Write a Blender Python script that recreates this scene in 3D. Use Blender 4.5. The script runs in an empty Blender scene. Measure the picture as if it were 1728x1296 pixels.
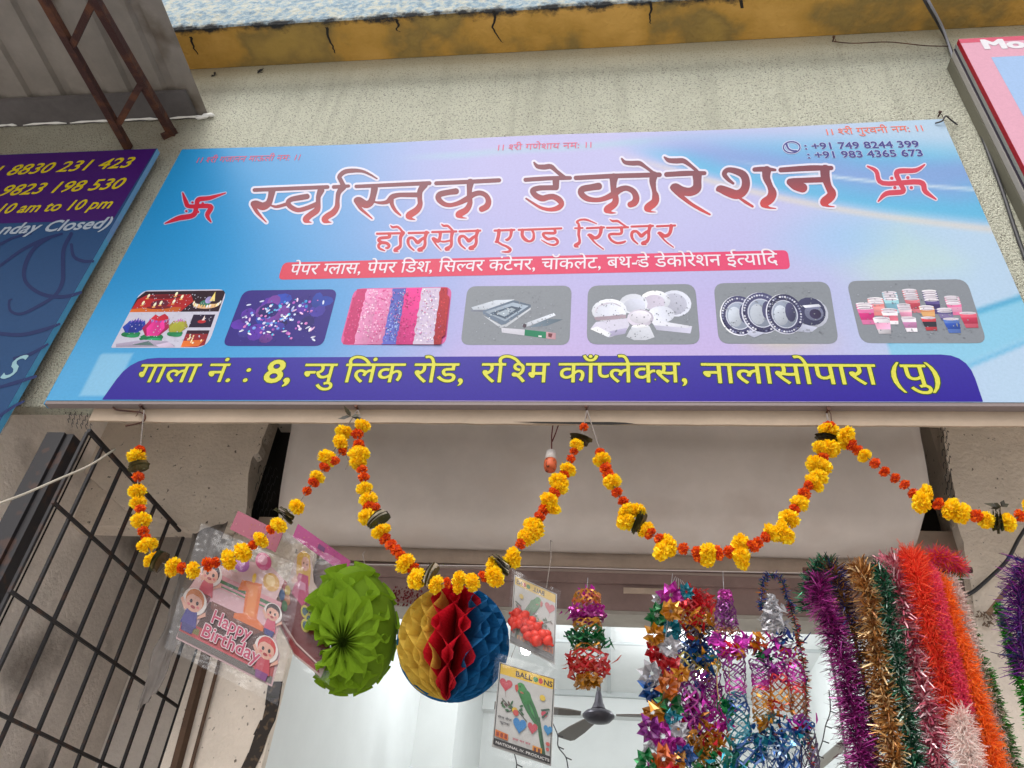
import bpy, bmesh, math, random
import numpy as np
from mathutils import Vector, Matrix, noise
from mathutils.geometry import delaunay_2d_cdt
random.seed(7)
scene = bpy.context.scene
COL = scene.collection

# ------------------------------------------------------------------ camera, sky, sun, exposure
CAM = Vector((1.7778, -1.8483, 1.55))
YAW, PITCH, ROLL, FPX = 0.157456, 0.656517, 0.0957806, 1334.34
FW = Vector((-math.sin(YAW)*math.cos(PITCH), math.cos(YAW)*math.cos(PITCH), math.sin(PITCH)))
_r = Vector((math.cos(YAW), math.sin(YAW), 0)); _u = _r.cross(FW)
RT = math.cos(ROLL)*_r + math.sin(ROLL)*_u
UP = -math.sin(ROLL)*_r + math.cos(ROLL)*_u
cd = bpy.data.cameras.new('camera'); cam = bpy.data.objects.new('camera', cd); COL.objects.link(cam)
m3 = Matrix((RT, UP, -FW)).transposed()
cam.matrix_world = Matrix.Translation(CAM) @ m3.to_4x4()
cd.sensor_width = 36; cd.lens = FPX/1728*36; cd.clip_start = .05; cd.clip_end = 500
scene.camera = cam

world = bpy.data.worlds.new('World'); scene.world = world; world.use_nodes = True
wn = world.node_tree; bg = wn.nodes['Background']
sky = wn.nodes.new('ShaderNodeTexSky'); sky.sky_type = 'NISHITA'; sky.sun_disc = False
SUN_EL, SUN_AZ = math.radians(55), math.radians(200)
sky.sun_elevation = SUN_EL; sky.sun_rotation = SUN_AZ; sky.dust_density = 4; sky.air_density = 1.2
hs = wn.nodes.new('ShaderNodeHueSaturation'); hs.inputs['Saturation'].default_value = .45
wn.links.new(sky.outputs[0], hs.inputs['Color']); wn.links.new(hs.outputs[0], bg.inputs[0])
bg.inputs[1].default_value = .15
sd = bpy.data.lights.new('sun', 'SUN'); sd.energy = 1.3; sd.angle = math.radians(40); sd.color = (1, .97, .92)
sun = bpy.data.objects.new('sun', sd); COL.objects.link(sun)
sdir = Vector((math.sin(SUN_AZ)*math.cos(SUN_EL), math.cos(SUN_AZ)*math.cos(SUN_EL), math.sin(SUN_EL)))
sun.rotation_euler = sdir.to_track_quat('Z', 'Y').to_euler()
scene.view_settings.view_transform = 'Standard'; scene.view_settings.look = 'None'
scene.view_settings.exposure = 0.45; scene.view_settings.gamma = 1

# ------------------------------------------------------------------ helpers
def ray(px, py): return FW + RT*((px-864)/FPX) - UP*((py-648)/FPX)
def at(px, py, y=0.0):
    d = ray(px, py); return CAM + d*((y-CAM.y)/d.y)
def atz(px, py, z):
    d = ray(px, py); return CAM + d*((z-CAM.z)/d.z)
def atx(px, py, x):
    d = ray(px, py); return CAM + d*((x-CAM.x)/d.x)
def lin(c):
    return tuple(((v/255)/12.92 if v/255 <= .04045 else ((v/255+.055)/1.055)**2.4) for v in c[:3])

def catmull(pts, n=6):
    P = [np.array(p, float) for p in pts]
    if len(P) < 3: return P
    out = []
    for i in range(len(P)-1):
        p0 = P[max(i-1, 0)]; p1 = P[i]; p2 = P[i+1]; p3 = P[min(i+2, len(P)-1)]
        for k in range(n):
            t = k/n
            out.append(.5*(2*p1 + (p2-p0)*t + (2*p0-5*p1+4*p2-p3)*t*t + (3*p1-p0-3*p2+p3)*t**3))
    out.append(P[-1]); return out

class MB:
    def __init__(s): s.v = []; s.f = []; s.c = []; s.m = []
    def add(s, vs, fs, col=(1, 1, 1), mi=0):
        b = len(s.v); s.v += [tuple(v) for v in vs]
        for f in fs:
            s.f.append([i+b for i in f]); s.c.append(col); s.m.append(mi)
    def box(s, a, b, col=(1, 1, 1), mi=0):
        x0, y0, z0 = a; x1, y1, z1 = b
        vs = [(x0,y0,z0),(x1,y0,z0),(x1,y1,z0),(x0,y1,z0),(x0,y0,z1),(x1,y0,z1),(x1,y1,z1),(x0,y1,z1)]
        s.add(vs, [(0,3,2,1),(4,5,6,7),(0,1,5,4),(1,2,6,5),(2,3,7,6),(3,0,4,7)], col, mi)
    def beam(s, p, q, w, h, col=(1, 1, 1), mi=0):          # rectangular bar from p to q
        p = Vector(p); q = Vector(q); d = (q-p).normalized()
        a = d.cross(Vector((0, 0, 1)));  a = a.normalized() if a.length > .01 else Vector((1, 0, 0))
        b = d.cross(a).normalized()
        vs = [o + a*sx*w/2 + b*sy*h/2 for o in (p, q) for sx, sy in ((-1,-1),(1,-1),(1,1),(-1,1))]
        s.add(vs, [(0,1,2,3),(7,6,5,4),(0,4,5,1),(1,5,6,2),(2,6,7,3),(3,7,4,0)], col, mi)
    def tube(s, pts, r, n=6, col=(1, 1, 1), mi=0, rs=None):
        pts = [Vector(p) for p in pts]; vs = []; N = len(pts)
        ref = Vector((.3, .5, .81))
        for i, p in enumerate(pts):
            d = (pts[min(i+1, N-1)] - pts[max(i-1, 0)])
            d = d.normalized() if d.length > 1e-9 else Vector((0, 0, 1))
            a = d.cross(ref); a = a.normalized() if a.length > .05 else d.cross(Vector((1, 0, 0))).normalized()
            b = d.cross(a)
            rr = rs[i] if rs else r
            for k in range(n):
                t = 2*math.pi*k/n; vs.append(p + (a*math.cos(t)+b*math.sin(t))*rr)
        fs = [(i*n+k, i*n+(k+1) % n, (i+1)*n+(k+1) % n, (i+1)*n+k) for i in range(N-1) for k in range(n)]
        fs += [tuple(range(n))[::-1], tuple((N-1)*n+k for k in range(n))]
        s.add(vs, fs, col, mi)
    def lathe(s, prof, o, n=20, col=(1, 1, 1), mi=0):       # prof [(r,z)]
        o = Vector(o); vs = []
        for r, z in prof:
            for k in range(n):
                t = 2*math.pi*k/n; vs.append(o + Vector((r*math.cos(t), r*math.sin(t), z)))
        N = len(prof)
        fs = [(i*n+k, i*n+(k+1) % n, (i+1)*n+(k+1) % n, (i+1)*n+k) for i in range(N-1) for k in range(n)]
        fs += [tuple(range(n))[::-1], tuple((N-1)*n+k for k in range(n))]
        s.add(vs, fs, col, mi)
    def build(s, name, mats, parent=None, smooth=False):
        me = bpy.data.meshes.new(name)
        me.from_pydata(s.v, [], s.f)
        if not isinstance(mats, (list, tuple)): mats = [mats]
        for m in mats: me.materials.append(m)
        if len(mats) > 1: me.polygons.foreach_set('material_index', s.m)
        at_ = me.color_attributes.new('Col', 'FLOAT_COLOR', 'CORNER')
        buf = []
        for f, c in zip(s.f, s.c):
            if len(c) == len(f) and isinstance(c[0], (tuple, list)):
                for q in c: buf += [q[0], q[1], q[2], 1]
            else: buf += [c[0], c[1], c[2], 1]*len(f)
        at_.data.foreach_set('color', buf)
        if smooth: me.polygons.foreach_set('use_smooth', [True]*len(me.polygons))
        me.update()
        o = bpy.data.objects.new(name, me); COL.objects.link(o)
        if parent: o.parent = parent; o.matrix_parent_inverse = parent.matrix_basis.inverted()
        return o

def thing(name, label, cat, loc=(0, 0, 0), group=None):
    o = bpy.data.objects.new(name, None); COL.objects.link(o); o.location = loc
    o.empty_display_size = .1
    o['label'] = label; o['category'] = cat
    if group: o['group'] = group
    return o
def tag(o, label, cat, group=None):
    o['label'] = label; o['category'] = cat
    if group: o['group'] = group
    return o

# ------------------------------------------------------------------ materials
def mat(name, col=None, rough=.6, metal=0, bump=0, bscale=200, var=0, vscale=8, attr=False, spec=.4, trans=0, gain=1, ncol=None, nscale=40, nth=(.55, .65), detail=6):
    m = bpy.data.materials.new(name); m.use_nodes = True; nt = m.node_tree; N = nt.nodes; L = nt.links
    b = N['Principled BSDF']; b.inputs['Roughness'].default_value = rough; b.inputs['Metallic'].default_value = metal
    b.inputs['Specular IOR Level'].default_value = spec
    tc = N.new('ShaderNodeTexCoord')
    if attr:
        a = N.new('ShaderNodeAttribute'); a.attribute_name = 'Col'; c = a.outputs['Color']
    else:
        a = N.new('ShaderNodeRGB'); a.outputs[0].default_value = (*col, 1); c = a.outputs[0]
    if gain != 1:
        gx = N.new('ShaderNodeVectorMath'); gx.operation = 'SCALE'; gx.inputs['Scale'].default_value = gain; L.new(c, gx.inputs[0]); c = gx.outputs[0]
    if var:
        nz = N.new('ShaderNodeTexNoise'); nz.inputs['Scale'].default_value = vscale; nz.inputs['Detail'].default_value = detail; nz.inputs['Roughness'].default_value = .65
        L.new(tc.outputs['Object'], nz.inputs['Vector'])
        mr = N.new('ShaderNodeMapRange'); mr.inputs[1].default_value = .3; mr.inputs[2].default_value = .7
        mr.inputs[3].default_value = 1-var; mr.inputs[4].default_value = 1+var*.6
        L.new(nz.outputs[0], mr.inputs[0])
        mx = N.new('ShaderNodeVectorMath'); mx.operation = 'SCALE'; L.new(c, mx.inputs[0]); L.new(mr.outputs[0], mx.inputs['Scale']); c = mx.outputs[0]
    if ncol:
        nz = N.new('ShaderNodeTexNoise'); nz.inputs['Scale'].default_value = nscale; nz.inputs['Detail'].default_value = 5
        L.new(tc.outputs['Object'], nz.inputs['Vector'])
        mr = N.new('ShaderNodeMapRange'); mr.inputs[1].default_value = nth[0]; mr.inputs[2].default_value = nth[1]; L.new(nz.outputs[0], mr.inputs[0])
        mx = N.new('ShaderNodeMix'); mx.data_type = 'RGBA'; L.new(mr.outputs[0], mx.inputs[0]); L.new(c, mx.inputs[6]); mx.inputs[7].default_value = (*ncol, 1); c = mx.outputs[2]
    L.new(c, b.inputs['Base Color'])
    if bump:
        nz = N.new('ShaderNodeTexNoise'); nz.inputs['Scale'].default_value = bscale; nz.inputs['Detail'].default_value = 4
        L.new(tc.outputs['Object'], nz.inputs['Vector'])
        bp = N.new('ShaderNodeBump'); bp.inputs['Strength'].default_value = bump; bp.inputs['Distance'].default_value = .02
        L.new(nz.outputs[0], bp.inputs['Height']); L.new(bp.outputs[0], b.inputs['Normal'])
    if trans:
        t = N.new('ShaderNodeBsdfTranslucent'); L.new(c, t.inputs[0])
        ms = N.new('ShaderNodeMixShader'); ms.inputs[0].default_value = trans
        L.new(b.outputs[0], ms.inputs[1]); L.new(t.outputs[0], ms.inputs[2]); L.new(ms.outputs[0], N['Material Output'].inputs[0])
    return m

def plastic_film(name, alpha=.04, tint=(.9, .92, .95)):
    m = bpy.data.materials.new(name); m.use_nodes = True; nt = m.node_tree; N = nt.nodes; L = nt.links
    g = N.new('ShaderNodeBsdfGlossy'); g.inputs['Color'].default_value = (*tint, 1); g.inputs['Roughness'].default_value = .14
    t = N.new('ShaderNodeBsdfTransparent'); ms = N.new('ShaderNodeMixShader'); ms.inputs[0].default_value = alpha
    lw = N.new('ShaderNodeLayerWeight'); lw.inputs[0].default_value = .25; ma = N.new('ShaderNodeMath'); ma.operation = 'MULTIPLY_ADD'; ma.inputs[1].default_value = .07; ma.inputs[2].default_value = alpha; L.new(lw.outputs['Facing'], ma.inputs[0]); L.new(ma.outputs[0], ms.inputs[0])
    tc = N.new('ShaderNodeTexCoord'); nz = N.new('ShaderNodeTexNoise'); nz.inputs['Scale'].default_value = 28; L.new(tc.outputs['Object'], nz.inputs['Vector'])
    bp = N.new('ShaderNodeBump'); bp.inputs['Strength'].default_value = .6; bp.inputs['Distance'].default_value = .01
    L.new(nz.outputs[0], bp.inputs['Height']); L.new(bp.outputs[0], g.inputs['Normal'])
    L.new(t.outputs[0], ms.inputs[1]); L.new(g.outputs[0], ms.inputs[2]); L.new(ms.outputs[0], N['Material Output'].inputs[0])
    return m
def emit(name, col, s):
    m = bpy.data.materials.new(name); m.use_nodes = True; nt = m.node_tree
    e = nt.nodes.new('ShaderNodeEmission'); e.inputs[0].default_value = (*col, 1); e.inputs[1].default_value = s
    nt.links.new(e.outputs[0], nt.nodes['Material Output'].inputs[0]); return m

M_PRINT = mat('printed_vinyl', attr=True, rough=.42, var=.07, vscale=110, bump=.03, bscale=350, spec=.10, gain=.74)
M_CARD = mat('printed_card', attr=True, gain=.48, rough=.5, var=.05, vscale=60)
M_FOIL = mat('coloured_foil', attr=True, rough=.28, metal=.5, spec=.7, trans=.18)
M_TINSEL = mat('tinsel_foil', attr=True, rough=.35, metal=.35, spec=.6)
M_FLUFF = mat('fluffy_strip', attr=True, rough=.8, trans=.3)
M_PETAL = mat('marigold_petal', attr=True, rough=.7, trans=.25)
M_PAPER = mat('honeycomb_tissue', gain=.8, attr=True, rough=.85, trans=.4, var=.12, vscale=25)
M_LEAF = mat('mango_leaf', attr=True, rough=.5, var=.25, vscale=60)
M_BLACK = mat('black_plastic', (.015, .015, .017), .4)
M_STRING = mat('grey_string', (.22, .19, .17), .9)
M_WIRE = mat('dark_wire', (.03, .03, .035), .5)
M_RUST = mat('rusty_steel', (.045, .016, .012), .75, ncol=(.10, .035, .015), nscale=18, nth=(.5, .65), bump=.3, bscale=120)
M_GRILLE = mat('grille_paint', (.018, .016, .018), .55, ncol=(.05, .025, .018), nscale=25)
M_FILM = plastic_film('clear_film', .016)

# ------------------------------------------------------------------ lettering
def trace_contours(F, x0, y0, h):
    """marching squares at iso 0 (inside: F<0) -> closed loops"""
    H, W = F.shape; ins = F < 0
    seg = {}
    c = ins[:-1, :-1]*1 + ins[:-1, 1:]*2 + ins[1:, 1:]*4 + ins[1:, :-1]*8
    ys, xs = np.nonzero((c > 0) & (c < 15))
    T = {1: [(3, 0)], 2: [(0, 1)], 3: [(3, 1)], 4: [(1, 2)], 5: [(3, 0), (1, 2)], 6: [(0, 2)], 7: [(3, 2)], 8: [(2, 3)], 9: [(2, 0)], 10: [(0, 1), (2, 3)], 11: [(2, 1)], 12: [(1, 3)], 13: [(1, 0)], 14: [(0, 3)]}
    def key(i, j, e): return (('h', i, j), ('v', i, j+1), ('h', i+1, j), ('v', i, j))[e]
    for i, j in zip(ys.tolist(), xs.tolist()):
        for a, b in T[int(c[i, j])]: seg[key(i, j, a)] = key(i, j, b)
    def pos(k):
        t, i, j = k
        if t == 'h': a, b = F[i, j], F[i, j+1]; u = a/(a-b); return (x0+(j+u)*h, y0+i*h)
        a, b = F[i, j], F[i+1, j]; u = a/(a-b); return (x0+j*h, y0+(i+u)*h)
    loops = []
    while seg:
        k, n = next(iter(seg.items())); st = k; lp = []
        while k in seg:
            lp.append(pos(k)); k = seg.pop(k)
        if len(lp) > 5: loops.append(lp)
    return loops
def simplify(lp, tol):
    P = np.array(lp)
    def rdp(a, b):
        if b <= a+1: return []
        d = P[b]-P[a]; L = np.hypot(*d); q = P[a+1:b]-P[a]
        dist = np.abs(q[:, 0]*d[1]-q[:, 1]*d[0])/L if L > 1e-9 else np.hypot(q[:, 0], q[:, 1])
        k = int(dist.argmax())
        if dist[k] < tol: return []
        k += a+1
        return rdp(a, k)+[k]+rdp(k, b)
    n = len(P); h = n//2
    idx = [0]+rdp(0, h)+[h]+rdp(h, n-1)
    return [tuple(P[i]) for i in idx]
def ink(strokes, grow=0, h=.6, tol=.16):
    """strokes: lists of (px, py, radius) in photo pixels -> outline loops of their union"""
    S = [np.array(catmull(s, 5)) for s in strokes]
    A = np.concatenate(S); R = A[:, 2].max()+grow+3
    x0, y0 = A[:, 0].min()-R, A[:, 1].min()-R
    W = int((A[:, 0].max()+R-x0)/h)+2; Hh = int((A[:, 1].max()+R-y0)/h)+2
    F = np.full((Hh, W), 1e3)
    for s in S:
        for a, b in zip(s[:-1], s[1:]):
            r = max(a[2], b[2])+grow+2
            i0 = max(int((min(a[1], b[1])-r-y0)/h), 0); i1 = min(int((max(a[1], b[1])+r-y0)/h)+2, Hh)
            j0 = max(int((min(a[0], b[0])-r-x0)/h), 0); j1 = min(int((max(a[0], b[0])+r-x0)/h)+2, W)
            X, Y = np.meshgrid(x0+np.arange(j0, j1)*h, y0+np.arange(i0, i1)*h)
            d = b[:2]-a[:2]; dd = d@d+1e-9
            t = np.clip(((X-a[0])*d[0]+(Y-a[1])*d[1])/dd, 0, 1)
            f = np.hypot(X-a[0]-t*d[0], Y-a[1]-t*d[1])-(a[2]+t*(b[2]-a[2]))-grow
            F[i0:i1, j0:j1] = np.minimum(F[i0:i1, j0:j1], f)
    return [simplify(l, tol) for l in trace_contours(F, x0, y0, h)]
def loops_mesh(mb, loops, fn, col):
    """fill loops (even-odd) ; fn maps a 2-D point to 3-D ; col colour or fn(2-D point)->colour"""
    flat = [p for l in loops for p in l]
    edges = []; k = 0
    for l in loops:
        edges += [(k+i, k+(i+1) % len(l)) for i in range(len(l))]; k += len(l)
    vo, _e, fo, _a, _b, _c = delaunay_2d_cdt([Vector(p) for p in flat], edges, [], 0, 1e-6)
    flat = [(v.x, v.y) for v in vo]
    E0 = [(np.array(l), np.roll(np.array(l), -1, 0)) for l in loops]
    EA = np.concatenate([e[0] for e in E0]); EB = np.concatenate([e[1] for e in E0])
    tris = []
    for f in fo:
        cx = sum(flat[i][0] for i in f)/3; cy = sum(flat[i][1] for i in f)/3
        m = (EA[:, 1] > cy) != (EB[:, 1] > cy)
        xi = EA[m, 0]+(cy-EA[m, 1])/(EB[m, 1]-EA[m, 1])*(EB[m, 0]-EA[m, 0])
        if (xi > cx).sum() % 2: tris.append(tuple(f))
    vs = [fn(*p) for p in flat]
    b = len(mb.v); mb.v += [tuple(v) for v in vs]
    for t in tris:
        a, c, d = [Vector(vs[i]) for i in t]
        if (c-a).cross(d-a).y > 0: t = (t[0], t[2], t[1])
        mb.f.append([i+b for i in t]); mb.m.append(0)
        mb.c.append(tuple(col(*flat[i]) for i in t) if callable(col) else col)

_tc = {}
def glyphs(body, off=0.0):
    k = (body, off)
    if k not in _tc:
        c = bpy.data.curves.new('t', 'FONT'); c.body = body; c.size = 1; c.offset = off; c.resolution_u = 3; c.fill_mode = 'FRONT'
        o = bpy.data.objects.new('t', c); COL.objects.link(o)
        dg = bpy.context.evaluated_depsgraph_get(); me = o.evaluated_get(dg).to_mesh()
        V = [(v.co.x, v.co.y) for v in me.vertices]; Fs = [tuple(p.vertices) for p in me.polygons]
        o.evaluated_get(dg).to_mesh_clear()
        bpy.data.objects.remove(o); bpy.data.curves.remove(c)
        _tc[k] = (V, Fs)
    return _tc[k]
def maxx(b): return max(v[0] for v in glyphs(b)[0])
def adv(b): return maxx(b+'।')-maxx('।')
def clip_right(V, F, x):
    bm = bmesh.new(); vs = [bm.verts.new((a, b, 0)) for a, b in V]
    for f in F:
        try: bm.faces.new([vs[i] for i in f])
        except ValueError: pass
    bmesh.ops.bisect_plane(bm, geom=bm.verts[:]+bm.edges[:]+bm.faces[:], plane_co=(x, 0, 0), plane_no=(1, 0, 0), clear_outer=True)
    bm.verts.index_update()
    V2 = [(v.co.x, v.co.y) for v in bm.verts]; F2 = [tuple(v.index for v in f.verts) for f in bm.faces]; bm.free()
    return V2, F2
HALF = {'ग': .30, 'ल': .48, 'श': .48, 'स': .47, 'न': .355, 'त': .37, 'प': .365, 'क': .60, 'ण': .52}
def set_text(tokens, off=0.0, shear=0.0):
    """tokens: strings in visual order; ('h', letter) for a half form -> verts, faces, width"""
    V, F, x = [], [], 0
    for t in ([tokens] if isinstance(tokens, str) else tokens):
        if isinstance(t, tuple):
            g, f = glyphs(t[1], off); w = HALF[t[1]]; g, f = clip_right(g, f, w); a = w-.01
        else:
            g, f = glyphs(t, off); a = adv(t)
        b = len(V); V += [(p[0]+x+shear*p[1], p[1]) for p in g]; F += [tuple(i+b for i in q) for q in f]
        x += a
    return V, F, x
_bt = {}
def bold_loops(tokens, grow, shear=0.0, h=.014):
    """outline loops (in em) of a line of text thickened by grow, and its width"""
    k = (str(tokens), grow, shear)
    if k in _bt: return _bt[k]
    V, F, w = set_text(tokens, 0.0, shear); P = np.array(V)
    pad = abs(grow)+.05; x0, y0 = P[:, 0].min()-pad, P[:, 1].min()-pad
    W = int((P[:, 0].max()+pad-x0)/h)+2; Hh = int((P[:, 1].max()+pad-y0)/h)+2
    D = np.full((Hh, W), .2); I = np.zeros((Hh, W), bool); cnt = {}
    def win(q, m):
        j0 = max(int((q[:, 0].min()-m-x0)/h), 0); j1 = min(int((q[:, 0].max()+m-x0)/h)+2, W)
        i0 = max(int((q[:, 1].min()-m-y0)/h), 0); i1 = min(int((q[:, 1].max()+m-y0)/h)+2, Hh)
        return (slice(i0, i1), slice(j0, j1)), *np.meshgrid(x0+np.arange(j0, j1)*h, y0+np.arange(i0, i1)*h)
    for f in F:
        for a, b in zip(f, f[1:]+f[:1]): cnt[(min(a, b), max(a, b))] = cnt.get((min(a, b), max(a, b)), 0)+1
        for t in range(1, len(f)-1):
            q = P[[f[0], f[t], f[t+1]]]; s_, X, Y = win(q, 0); m = None
            ar = (q[1, 0]-q[0, 0])*(q[2, 1]-q[0, 1])-(q[1, 1]-q[0, 1])*(q[2, 0]-q[0, 0])
            if abs(ar) < 1e-12: continue
            for a in range(3):
                p, r = q[a], q[(a+1) % 3]; e = ((r[0]-p[0])*(Y-p[1])-(r[1]-p[1])*(X-p[0]))*np.sign(ar) >= -1e-9
                m = e if m is None else m & e
            I[s_] |= m
    for (a, b), n in cnt.items():
        if n != 1: continue
        q = P[[a, b]]; s_, X, Y = win(q, abs(grow)+.04); d = q[1]-q[0]; dd = d@d+1e-12
        t = np.clip(((X-q[0, 0])*d[0]+(Y-q[0, 1])*d[1])/dd, 0, 1)
        D[s_] = np.minimum(D[s_], np.hypot(X-q[0, 0]-t*d[0], Y-q[0, 1]-t*d[1]))
    Fd = np.where(I, -D, D)-grow
    _bt[k] = ([simplify(l, .004) for l in trace_contours(Fd, x0, y0, h)], w)
    return _bt[k]
def place_text(mb, tokens, pl, pr, cap, col, y=0.0, off=0.0, shear=0.0, capf=.714, mirror=False, A=None, B=None, ez=None):
    """fit a line of text from photo pixel pl to pr (its base line) on the plane at depth y; cap = capital height in metres"""
    loops, w = bold_loops(tokens, off, shear)
    A = at(*pl, y) if A is None else A; B = at(*pr, y) if B is None else B; ex = (B-A)/w
    ez = (Vector((0, 0, 1)) if ez is None else ez)*cap/capf
    loops_mesh(mb, loops, lambda a, b: A+ex*((w-a) if mirror else a)+ez*b, col)

# ------------------------------------------------------------------ main sign board
Y0 = 0.0
sign = thing('sign_board', 'wide pale blue and lilac shop banner with large brown title lettering and product pictures', 'sign board', (1.5, .012, 2.93))
TL, TRc, BL = at(310, 253), at(1592, 201), at(76, 675)
SX0, SX1, SZ0, SZ1 = 0.0, 3.0, 2.9272, 4.2379
def smooth(a, b, t): t = min(max((t-a)/(b-a), 0), 1); return t*t*(3-2*t)
def mixc(a, b, t): return tuple(x+(y-x)*t for x, y in zip(a, b))
def lum(x, z):                                   # printed artwork of the background, as colours of the print with a haze painted in
    u = x/3; w = (z-SZ0)/1.311
    n = noise.fractal((x*1.3, z*1.6, 3.1), 1, 2, 4)*.5
    n2 = noise.fractal((x*2.2+7, z*2.5, 1.1), 1, 2, 3)*.5
    c = (180, 178, 226)
    c = mixc((16, 142, 210), c, smooth(-.02, .46, u+.06*n-.10*(1-w)+.05*smooth(.2, 0, w)))
    c = mixc(c, (96, 178, 228), .75*smooth(.30, .0, u+.05*n2)*smooth(.45, .05, w))
    c = mixc(c, (200, 172, 222), .75*smooth(.28, .5, u+.1*n2)*smooth(.5, 0, w)*smooth(.95, .7, u))
    c = mixc(c, (188, 190, 232), .8*smooth(.45, .7, u)*smooth(.3, .7, w))
    c = mixc(c, (176, 214, 232), smooth(.72, .98, u+.08*n2)*.8)
    c = mixc(c, (150, 195, 235), .8*smooth(.16, .0, math.hypot((u-.86)*1.3, w-.52)+.05*n))
    c = mixc(c, (190, 222, 200), .55*smooth(.10, .0, abs(u-.90-.12*n2)+abs(w-.42)*.35))
    c = mixc(c, (200, 196, 160), .7*smooth(.06, .0, math.hypot((u-.76)*1.0, (w-.18)*.9)+.05*n))
    c = mixc(c, (160, 205, 215), .5*smooth(.03, .0, abs(w-.93-.15*(u-.5)-.03*n))*smooth(.3, .4, u)*smooth(.75, .6, u))
    # swoosh upper right: a blue feathered band under a beige line
    s = (u-.60)/.40
    if s > -.05:
        lo = .90-.36*s-.05*math.sin(s*3.1); hi = 1.02-.10*s*s
        t = smooth(-.05, .25, s)
        k = smooth(lo-.01, lo+.05, w)*smooth(hi+.02, hi-.16, w)*t
        bl = mixc((112, 150, 212), (72, 176, 220), .5+.9*math.sin((w-lo)*26+n*5)*.5)
        c = mixc(c, bl, .85*k)
        c = mixc(c, (214, 208, 198), .8*t*smooth(.022, 0, abs(w-lo+.005)))
        c = mixc(c, (206, 226, 236), .8*smooth(.012, 0, abs(w-lo-.10-.05*s))*smooth(.3, .6, s))
    # ribbon lower right
    s = (u-.86)/.14
    if s > 0:
        a = .17+.13*s; b2 = .02+.16*s
        k = smooth(b2-.01, b2+.02, w)*smooth(a+.01, a-.01, w)
        c = mixc(c, (120, 196, 226), .8*k)
        c = mixc(c, (40, 150, 196), .7*smooth(.016, 0, abs(w-a))); c = mixc(c, (70, 168, 214), .6*smooth(.012, 0, abs(w-b2)))
    # pale rectangle lower left
    if .035 < u < .075 and .015 < w < .15: c = mixc(c, (170, 216, 240), .6)
    c = mixc(c, (192, 188, 214), .12)  # grey lilac haze mixed into every background colour
    return lin(c)
NX, NZ = 240, 105
vs = []; cs = []
for j in range(NZ+1):
    for i in range(NX+1):
        x = SX0+(SX1-SX0)*i/NX; z = SZ0+(SZ1-SZ0)*j/NZ
        sag = -.012*smooth(.88, 1, j/NZ)*math.sin(i/NX*math.pi*2.0)**2
        vs.append((x, .00012*noise.noise((x*3, z*3, 0)), z+sag)); cs.append(lum(x, z))
mb = MB(); mb.v = vs
for j in range(NZ):
    for i in range(NX):
        a = j*(NX+1)+i; q = [a, a+1, a+NX+2, a+NX+1]
        mb.f.append(q); mb.c.append(tuple(cs[k] for k in q)); mb.m.append(0)
mb.build('face_sheet', M_PRINT, sign, True)
mb = MB()
WH = lin((150, 138, 136))
mb.box((SX0, .0015, SZ0-.012), (SX1, .026, SZ0-.0006), WH); mb.box((SX0-.004, .0015, SZ0-.012), (SX0-.0005, .026, SZ1), lin((70, 160, 210)))
mb.box((SX0, .0025, SZ0+.001), (SX1, .026, SZ1-.014), lin((150, 150, 150)))
mb.build('frame_edge', M_PRINT, sign)

def L_(k): return -.0004*k
def poly_px(mb, pts, k, col):
    loops_mesh(mb, [pts], lambda x, y: at(x, y, L_(k)), col)
def rquad(tl, tr, br, bl, r, rad=(1, 1, 1, 1), n=6):
    """rounded quad in pixels; r as fraction of the shorter side"""
    P = [np.array(p, float) for p in (tl, tr, br, bl)]; out = []
    for i in range(4):
        p = P[i]; a = P[i-1]-p; b = P[(i+1) % 4]-p
        ra = r*rad[i]; a = a/np.linalg.norm(a)*ra; b = b/np.linalg.norm(b)*ra
        if ra < .5: out.append(tuple(p)); continue
        for t in np.linspace(0, 1, n): out.append(tuple(p+a*(1-t)**2+b*t**2))
    return out

# -- bands
mb = MB(); NAVY = lin((58, 42, 150))
poly_px(mb, rquad((222, 604), (1632, 598), (1659, 678), (172, 674.5), 44, (1, 1, .05, .05)), 1, lambda x, y: lin(mixc((64, 56, 158), (52, 38, 150), (y-600)/78)))
mb.build('address_band', M_PRINT, sign)
mb = MB()
poly_px(mb, rquad((478, 443), (1329, 422), (1334, 454), (469, 472), 9), 1, lambda x, y: lin(mixc((214, 70, 92), (222, 74, 118), (x-470)/860)))
mb.build('goods_band', M_PRINT, sign)

# -- title, traced letter by letter : (x, y, radius)
def tr(x0, y0, s, *strokes, dx=0, dy=0, g=1.0):
    return [[(x0+(p[0]+dx)/s, y0+(p[1]+dy)/s, p[2]/s*g) for p in st] for st in strokes]
title = tr(400, 260, 7.2,
  [(212,437,24),(600,420,24),(1100,400,24)], [(1175,400,24),(1355,388,20)],
  [(425,450,42),(405,540,36),(375,605,42),(310,635,48),(235,605,42),(195,600,30)], [(190,610,26),(240,700,22),(300,770,14),(355,826,7)],
  [(405,622,10),(480,640,18),(590,610,22)],
  [(850,515,34),(760,530,34),(660,550,30),(620,590,30),(650,640,30),(740,680,28),(850,655,28),(960,610,28)],
  [(1020,440,42),(988,520,30),(985,600,30),(970,680,38),(890,740,38),(835,795,38),(870,823,14),(905,830,4)],
  [(1290,400,38),(1235,470,30),(1220,560,27),(1215,640,32),(1170,710,38),(1090,760,38),(1065,800,38),(1110,824,14),(1145,830,4)],
  [(1295,385,28),(1260,320,27),(1245,270,27),(1310,215,28),(1420,200,26),(1530,210,18),(1620,250,14),(1700,298,9)])
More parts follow.
